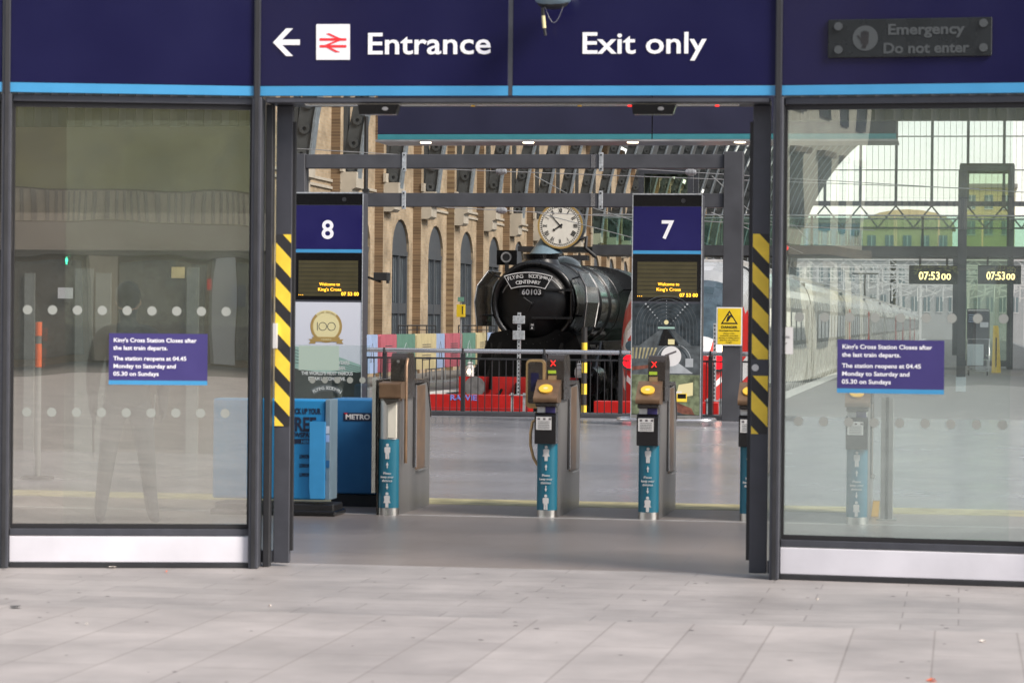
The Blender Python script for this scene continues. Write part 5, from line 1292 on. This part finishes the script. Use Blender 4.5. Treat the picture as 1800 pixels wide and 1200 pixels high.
for k in range(NCAR):
    ya = 5.2+k*(CL+.5); yb = ya+CL-(5.2 if k == 0 else 0)
    if k: ya -= 5.2; yb -= 5.2
    c = MB(); ps = sec(1.37, 3.76, .35, 20, .42)
    poly = [(x, z) for x, z in ps]+[(-x, z) for x, z in ps[::-1]]
    nn = len(poly); vs = [(x, ya, z) for x, z in poly]+[(x, yb, z) for x, z in poly]
    for i in range(nn):
        j = (i+1) % nn; zm = (poly[i][1]+poly[j][1])/2
        c.add([vs[i], vs[j], vs[nn+j], vs[nn+i]], [(0,1,2,3)], 'train_white' if zm > 3.05 else ('train_silver' if zm > .9 else 'train_dark'), True)
    c.add(vs[:nn], [tuple(range(nn))[::-1]], 'train_dark'); c.add(vs[nn:], [tuple(range(nn))], 'train_dark')
    car = c.build('carriage', T_)
    mb = MB().box((1.372, ya+1.5, 1.95), (1.385, yb-1.5, 2.85), 'train_dark').box((-1.385, ya+1.5, 1.95), (-1.372, yb-1.5, 2.85), 'train_dark')
    x = ya+2.6
    while x < yb-3.5: mb.box((1.386, x, 2.05), (1.392, x+1.5, 2.75), 'train_glass'); x += 2.1
    mb.build('window_band', car)
    mb = MB()
    for yy in (ya+.7, yb-1.9):
        MB().box((1.373, yy, 1.0), (1.398, yy+1.1, 3.0), 'red' if k in (2, 5, 7) else 'train_silver').box((1.399, yy+.3, 2.0), (1.402, yy+.8, 2.8), 'train_glass').build('door', car)
    mb = MB().box((-.7, ya+2, 3.7), (.7, yb-3, 3.86), 'strip_metal').box((-.3, ya+7, 3.86), (.3, ya+10, 3.98), 'portal_grey'); mb.build('roof_pod', car, bevel=.03)
    for yy in (ya+2.5, ya+5, yb-5, yb-2.5):
        MB().cyl((-.82, yy, .46), (-.7, yy, .46), .45, 'loco_matt', n=18).cyl((-.7, yy, .46), (.7, yy, .46), .07, 'loco_matt', n=8).cyl((.7, yy, .46), (.82, yy, .46), .45, 'loco_matt', n=18).build('wheelset', car)
    if k < NCAR-1: MB().box((-1.15, yb, .6), (1.15, yb+.5, 3.6), 'black').build('gangway', car)
    if k == 4:
        mb = MB(); yp = ya+8; mb.tube([(0, yp+1.2, 3.9), (0, yp, 4.6), (0, yp+1.0, 5.3)], .05, 'frame_dark').box((-.75, yp+.9, 5.28), (.75, yp+1.1, 5.36), 'frame_dark').box((-.5, yp, 3.86), (.5, yp+2, 3.95), 'frame_dark'); mb.build('pantograph', car)

# ================================================================== BEYOND THE STATION
def far_building(label, pxa, pxb, pyt, Yq, m, rows, cols, d=14, gable=False, roofm='far_roof'):
    t = thing('building', label, 'building', (0,0,0), 0, 'buildings beyond the station'); xa, xb = X(pxa, Yq), X(pxb, Yq); zt = Z(pxa, pyt, Yq); w_ = xb-xa
    MB().box((xa, Yq, -1), (xb, Yq+d, zt), m).build('wall', t)
    if gable: MB().prism([(xa-.4, zt), (xb+.4, zt)]+[((xa+xb)/2+(w_/2+.4)*math.cos(PI*i/10), zt+gable*math.sin(PI*i/10)) for i in range(1, 10)], Yq-.2, Yq+d, m).build('curved_roof', t)
    else: MB().box((xa-.3, Yq-.3, zt), (xb+.3, Yq+d, zt+.5), roofm).build('roof', t)
    a = w_/cols
    for r in range(rows):
        for c in range(cols):
            z = zt-2.6-r*3.2; x = xa+a*(c+.5)
            if z < .5: continue
            MB().box((x-a*.24, Yq-.05, z), (x+a*.24, Yq+.02, z+1.7), 'far_win').box((x-a*.27, Yq-.08, z-.12), (x+a*.27, Yq-.051, z-.0), 'white').box((x-.05, Yq-.09, z), (x+.05, Yq-.052, z+1.7), 'white').build('window', t)
far_building('yellow brick building with curved gable seen under the far arch', 1515, 1672, 400, 330, 'far_yellow', 3, 5, gable=2.2)
far_building('taller yellow brick building framed by the tall glass lift shaft', 1690, 1782, 330, 345, 'far_yellow', 4, 3)
far_building('blue glass block left of the yellow brick building', 1385, 1512, 392, 340, 'far_blue', 3, 8)
far_building('low white office block right behind the silver train roof', 1340, 1562, 453, 312, 'far_white', 3, 12)
far_building('low white block far right behind the hanging clocks', 1574, 1840, 458, 316, 'far_white', 3, 12)
for i, (px, Yq, h_) in enumerate(((1595, 322, 6.8), (1643, 324, 6.2))):
    p = P(px, 440, Yq); t = thing('tree', ['leafy tree before the left part of the yellow brick building', 'smaller leafy tree before the right part of the yellow brick building'][i], 'tree', (p.x, Yq, -.9), 0, 'trees before the yellow building')
    MB().tube([(0,0,0), (.1,0,3), (0,.2,h_+1)], [.2,.14,.05], 'trunk').build('trunk', t); mb = MB()
    for _ in range(900):
        u = Vector((random.gauss(0, 1), random.gauss(0, 1), random.gauss(0, 1))).normalized()*random.uniform(.3, 1)**.5
        c = Vector((u.x*2.1, u.y*2.1, h_+1.4+u.z*3.0)); s = .22; a = Vector((random.uniform(-1, 1), random.uniform(-1, 1), random.uniform(-1, 1))).normalized(); b = a.orthogonal().normalized()
        mb.add([c-a*s-b*s*.6, c+a*s-b*s*.6, c+a*s+b*s*.6, c-a*s+b*s*.6], [(0,1,2,3)], 'foliage')
    mb.build('crown', t)
for i, (Yq, pa, pb, py) in enumerate(((268, 1545, 1860, 500), (280, 1500, 1860, 480), (292, 1380, 1860, 470), (302, 1380, 1860, 490))):
    t = thing('catenary_gantry', ['nearest', 'second nearest', 'third nearest', 'farthest'][i]+' pale lattice gantry carrying overhead wires beyond the train shed', 'gantry', (0,0,0), 0, 'overhead line gantries')
    xa, xb = X(pa, Yq), X(pb, Yq); z = Z(1600, py, Yq); mb = MB(); n = 26
    for dz in (0, .8): mb.box((xa, Yq-.08, z+dz-.06), (xb, Yq+.08, z+dz+.06), 'gantry_white')
    for k in range(n):
        x = xa+(xb-xa)*k/n; x2 = xa+(xb-xa)*(k+1)/n; mb.cyl((x, Yq, z if k % 2 else z+.8), (x2, Yq, z+.8 if k % 2 else z), .05, 'gantry_white', n=4)
    mb.build('lattice_beam', t)
    for k in range(3): x = xa+(xb-xa)*(.12+.38*k); MB().box((x-.12, Yq-.12, -.9), (x+.12, Yq+.12, z), 'gantry_white').build('mast', t)
    mb = MB()
    for k in range(7):
        x = xa+(xb-xa)*(k+.5)/7; zz_ = min(z, 6.4)
        mb.cyl((x, Yq, z), (x, Yq, zz_-1.6), .07, 'gantry_white', n=5).cyl((x, Yq, zz_-.2), (x+1.9, Yq, zz_-.9), .05, 'gantry_white', n=5).cyl((x, Yq, zz_-1.3), (x+1.9, Yq, zz_-.9), .05, 'gantry_white', n=5).cyl((x+1.9, Yq, zz_-.6), (x+1.2, Yq, zz_-1.6), .04, 'gantry_white', n=5)
        mb.cyl((x, Yq, zz_-.5), (x-1.7, Yq, zz_-1.2), .05, 'gantry_white', n=5)
    mb.build('cantilever_arms', t)
for k, xx in enumerate((-9.4, -5.45, 6.4, 9.9)):
    zc_ = 4.9; mb = MB(); mb.tube([(xx, 60+i*20, zc_-.9) for i in range(19)], .012, 'wire', n=4).tube([(xx, 60+i*10, zc_-.1-.35*math.sin(PI*(i % 3)/3)) for i in range(38)], .012, 'wire', n=4)
    tag(mb.build('overhead_wire'), ['overhead wire pair above the steam engine track', 'overhead wire pair above the silver train', 'overhead wire pair above the near empty track', 'overhead wire pair above the far empty track'][k], 'wire', 'overhead wires')

# ================================================================== STREET BEHIND THE CAMERA (seen only as reflections)
t = thing('street_building', 'long street building facing the station, seen only as a reflection in the left window', 'building', (0,0,0)); YO = -62
MB().box((-60, YO-12, -.1), (60, YO, 18), 'opp_brown').build('wall', t)
MB().box((-60, YO, 3.6), (60, YO+.5, 4.85), 'opp_band').box((-60, YO, 4.9), (60, YO+.3, 5.95), 'opp_beige').build('band', t)
MB().box((-60, YO, 6.0), (60, YO+.4, 9.5), 'opp_olive').build('olive_band', t)
mb = MB()
for k in range(-9, 10):
    x = k*4.2; MB().box((x-.35, YO, 0), (x+.35, YO+.6, 3.58), 'opp_beige' if k % 3 else 'far_white').build('column', t); MB().box((x+.5, YO, .2), (x+3.6, YO+.1, 3.4), 'opp_glass').build('shop_front', t)
    for j in range(3): MB().box((x+.8, YO, 11.3+j*2.2), (x+3.2, YO+.1, 12.8+j*2.2), 'opp_glass').build('window', t)
    for j in range(14): mb.box((x+j*.3, YO+.3, 4.92), (x+j*.3+.1, YO+.36, 5.93), 'opp_band')
mb.build('screen_bars', t)
t = thing('corner_building', 'warm stone corner building across the square, reflected at the edge of the right window', 'building', (0,0,0))
MB().box((-38, -52, 0), (-14.8, -40, 17), 'stone').build('wall', t)
for k in range(5):
    for j in range(5):
        x, z = -18.3-k*4.2, 1+j*3.3
        MB().box((x, -40, z), (x+1.5, -39.9, z+2.1), 'opp_glass').box((x-.2, -39.9, z+2.12), (x+1.7, -39.7, z+2.35), 'opp_beige').build('window', t)
for k in range(4):
    for j in range(5):
        y, z = -51.2+k*2.9, 1+j*3.3
        MB().box((-14.8, y, z), (-14.74, y+1.3, z+2.1), 'opp_glass').box((-14.8, y-.15, z+2.12), (-14.6, y+1.45, z+2.3), 'opp_brown').build('window', t)
MB().box((-14.8, -52, 3.5), (-14.55, -40, 3.8), 'opp_brown').box((-14.8, -52, 13.6), (-14.6, -40, 13.85), 'opp_brown').build('string_course', t)
MB().box((-38.3, -52.3, 17), (-14.5, -39.4, 17.8), 'opp_brown').build('cornice', t)
c = P(1381, 437, 94); t = thing('signal_lamp', 'small glowing red signal lamp near the left edge of the right window', 'signal', tuple(c))
MB().box((-.12, .02, -.25), (.12, .2, .25), 'black').build('housing', t); MB().disc((0, -.0, .03), .1, .02, 'led_red', n=16).build('lens', t)
f = FL(1538, 909); t = thing('orange_marker', 'small orange marker block on the floor left of the steel end post', 'marker', (f.x, f.y, 0))
MB().prism([(-.035, 0), (.03, 0), (.04, .14), (-.02, .14)], 0, .04, 'bronze').prism([(-.03, .01), (.026, .01), (.036, .135), (-.015, .135)], -.003, -.0005, 'reader_yellow').build('block', t)
# ================================================================== PERSON INSIDE THE LEFT WINDOW
def skin(name, pts, edges, parent, mat, sub=2, root=0):
    me = bpy.data.meshes.new(name); me.from_pydata([p[:3] for p in pts], edges, []); o = bpy.data.objects.new(name, me); COL.objects.link(o); o.parent = parent
    me.materials.append(MATS[mat]); sk = o.modifiers.new('Skin', 'SKIN'); sk.use_smooth_shade = True
    for i, p in enumerate(pts):
        v = me.skin_vertices[0].data[i]; r = p[3]; v.radius = (r, p[4] if len(p) > 4 else r); v.use_root = (i == root)
    s = o.modifiers.new('Sub', 'SUBSURF'); s.levels = sub; s.render_levels = sub
    return o
f = FL(222, 922); t = thing('person', 'person in dark coat and trousers standing inside behind the left window', 'person', (f.x, f.y, 0), R(192))
# 0 pelvis 1 waist 2 chest 3 shoulders-neck base 4 neck 5 head base 6 head mid 7 crown
B = [(0,0,.98,.15,.11), (0,0,1.14,.15,.10), (0,0,1.32,.17,.12), (0,0,1.47,.13,.09), (0,-.01,1.56,.055), (0,-.02,1.62,.075,.085), (0,-.03,1.70,.082,.098), (0,-.02,1.79,.06,.07)]
E = [(0,1),(1,2),(2,3),(3,4),(4,5),(5,6),(6,7)]
def chain(frm, pts):
    prev = frm
    for p in pts: B.append(p); E.append((prev, len(B)-1)); prev = len(B)-1
    return prev
for s in (-1, 1):
    chain(0, [(s*.1,0,.9,.105), (s*.15,-.01,.52,.072), (s*.2,.01,.1,.05), (s*.21,-.1,.045,.045,.035), (s*.215,-.16,.035,.035,.028)])
    h = chain(3, [(s*.19,0,1.44,.07), (s*.25,.01,1.18,.052), (s*.27,-.06,.95,.038), (s*.27,-.08,.88,.03,.04)])
    for k in range(4): chain(h, [(s*(.255+.01*k),-.11+.022*k,.845,.0095), (s*.258,-.115+.024*k,.80,.0085), (s*.25,-.112+.024*k,.775-.004*abs(k-1),.0075)])
    chain(h, [(s*.245,-.12,.865,.011), (s*.235,-.135,.835,.009)])
skin('body', B, E, t, 'trouser', 2)
skin('coat', [(0,.0,.86,.19,.14), (0,0,1.0,.185,.135), (0,0,1.2,.18,.125), (0,0,1.36,.19,.135), (0,0,1.48,.13,.1), (.205,0,1.44,.082), (.258,.01,1.18,.064), (.275,-.06,.97,.05), (-.205,0,1.44,.082), (-.258,.01,1.18,.064), (-.275,-.06,.97,.05)],
     [(0,1),(1,2),(2,3),(3,4),(4,5),(5,6),(6,7),(4,8),(8,9),(9,10)], t, 'coat_dark', 2)
MB().sphere((0,-.02,1.72), .105, 'skin', sc=(.82, .98, 1.15)).sphere((0,-.12,1.70), .02, 'skin', sc=(.8,1,1.3)).sphere((-.035,-.108,1.73), .012, 'black').sphere((.035,-.108,1.73), .012, 'black').box((-.025,-.116,1.655), (.025,-.108,1.662), 'rail_red').sphere((-.088,-.01,1.71), .025, 'skin', sc=(.4,.8,1.2)).sphere((.088,-.01,1.71), .025, 'skin', sc=(.4,.8,1.2)).build('face', t)
MB().sphere((0,.005,1.755), .115, 'black', sc=(.86, 1.0, 1.05)).build('hair', t)
for s in (-1, 1): MB().tube([(s*.20,-.15,1.0), (s*.19,-.16,.8), (s*.17,-.12,.62)], .006, 'strap', n=5).build('strap', t)
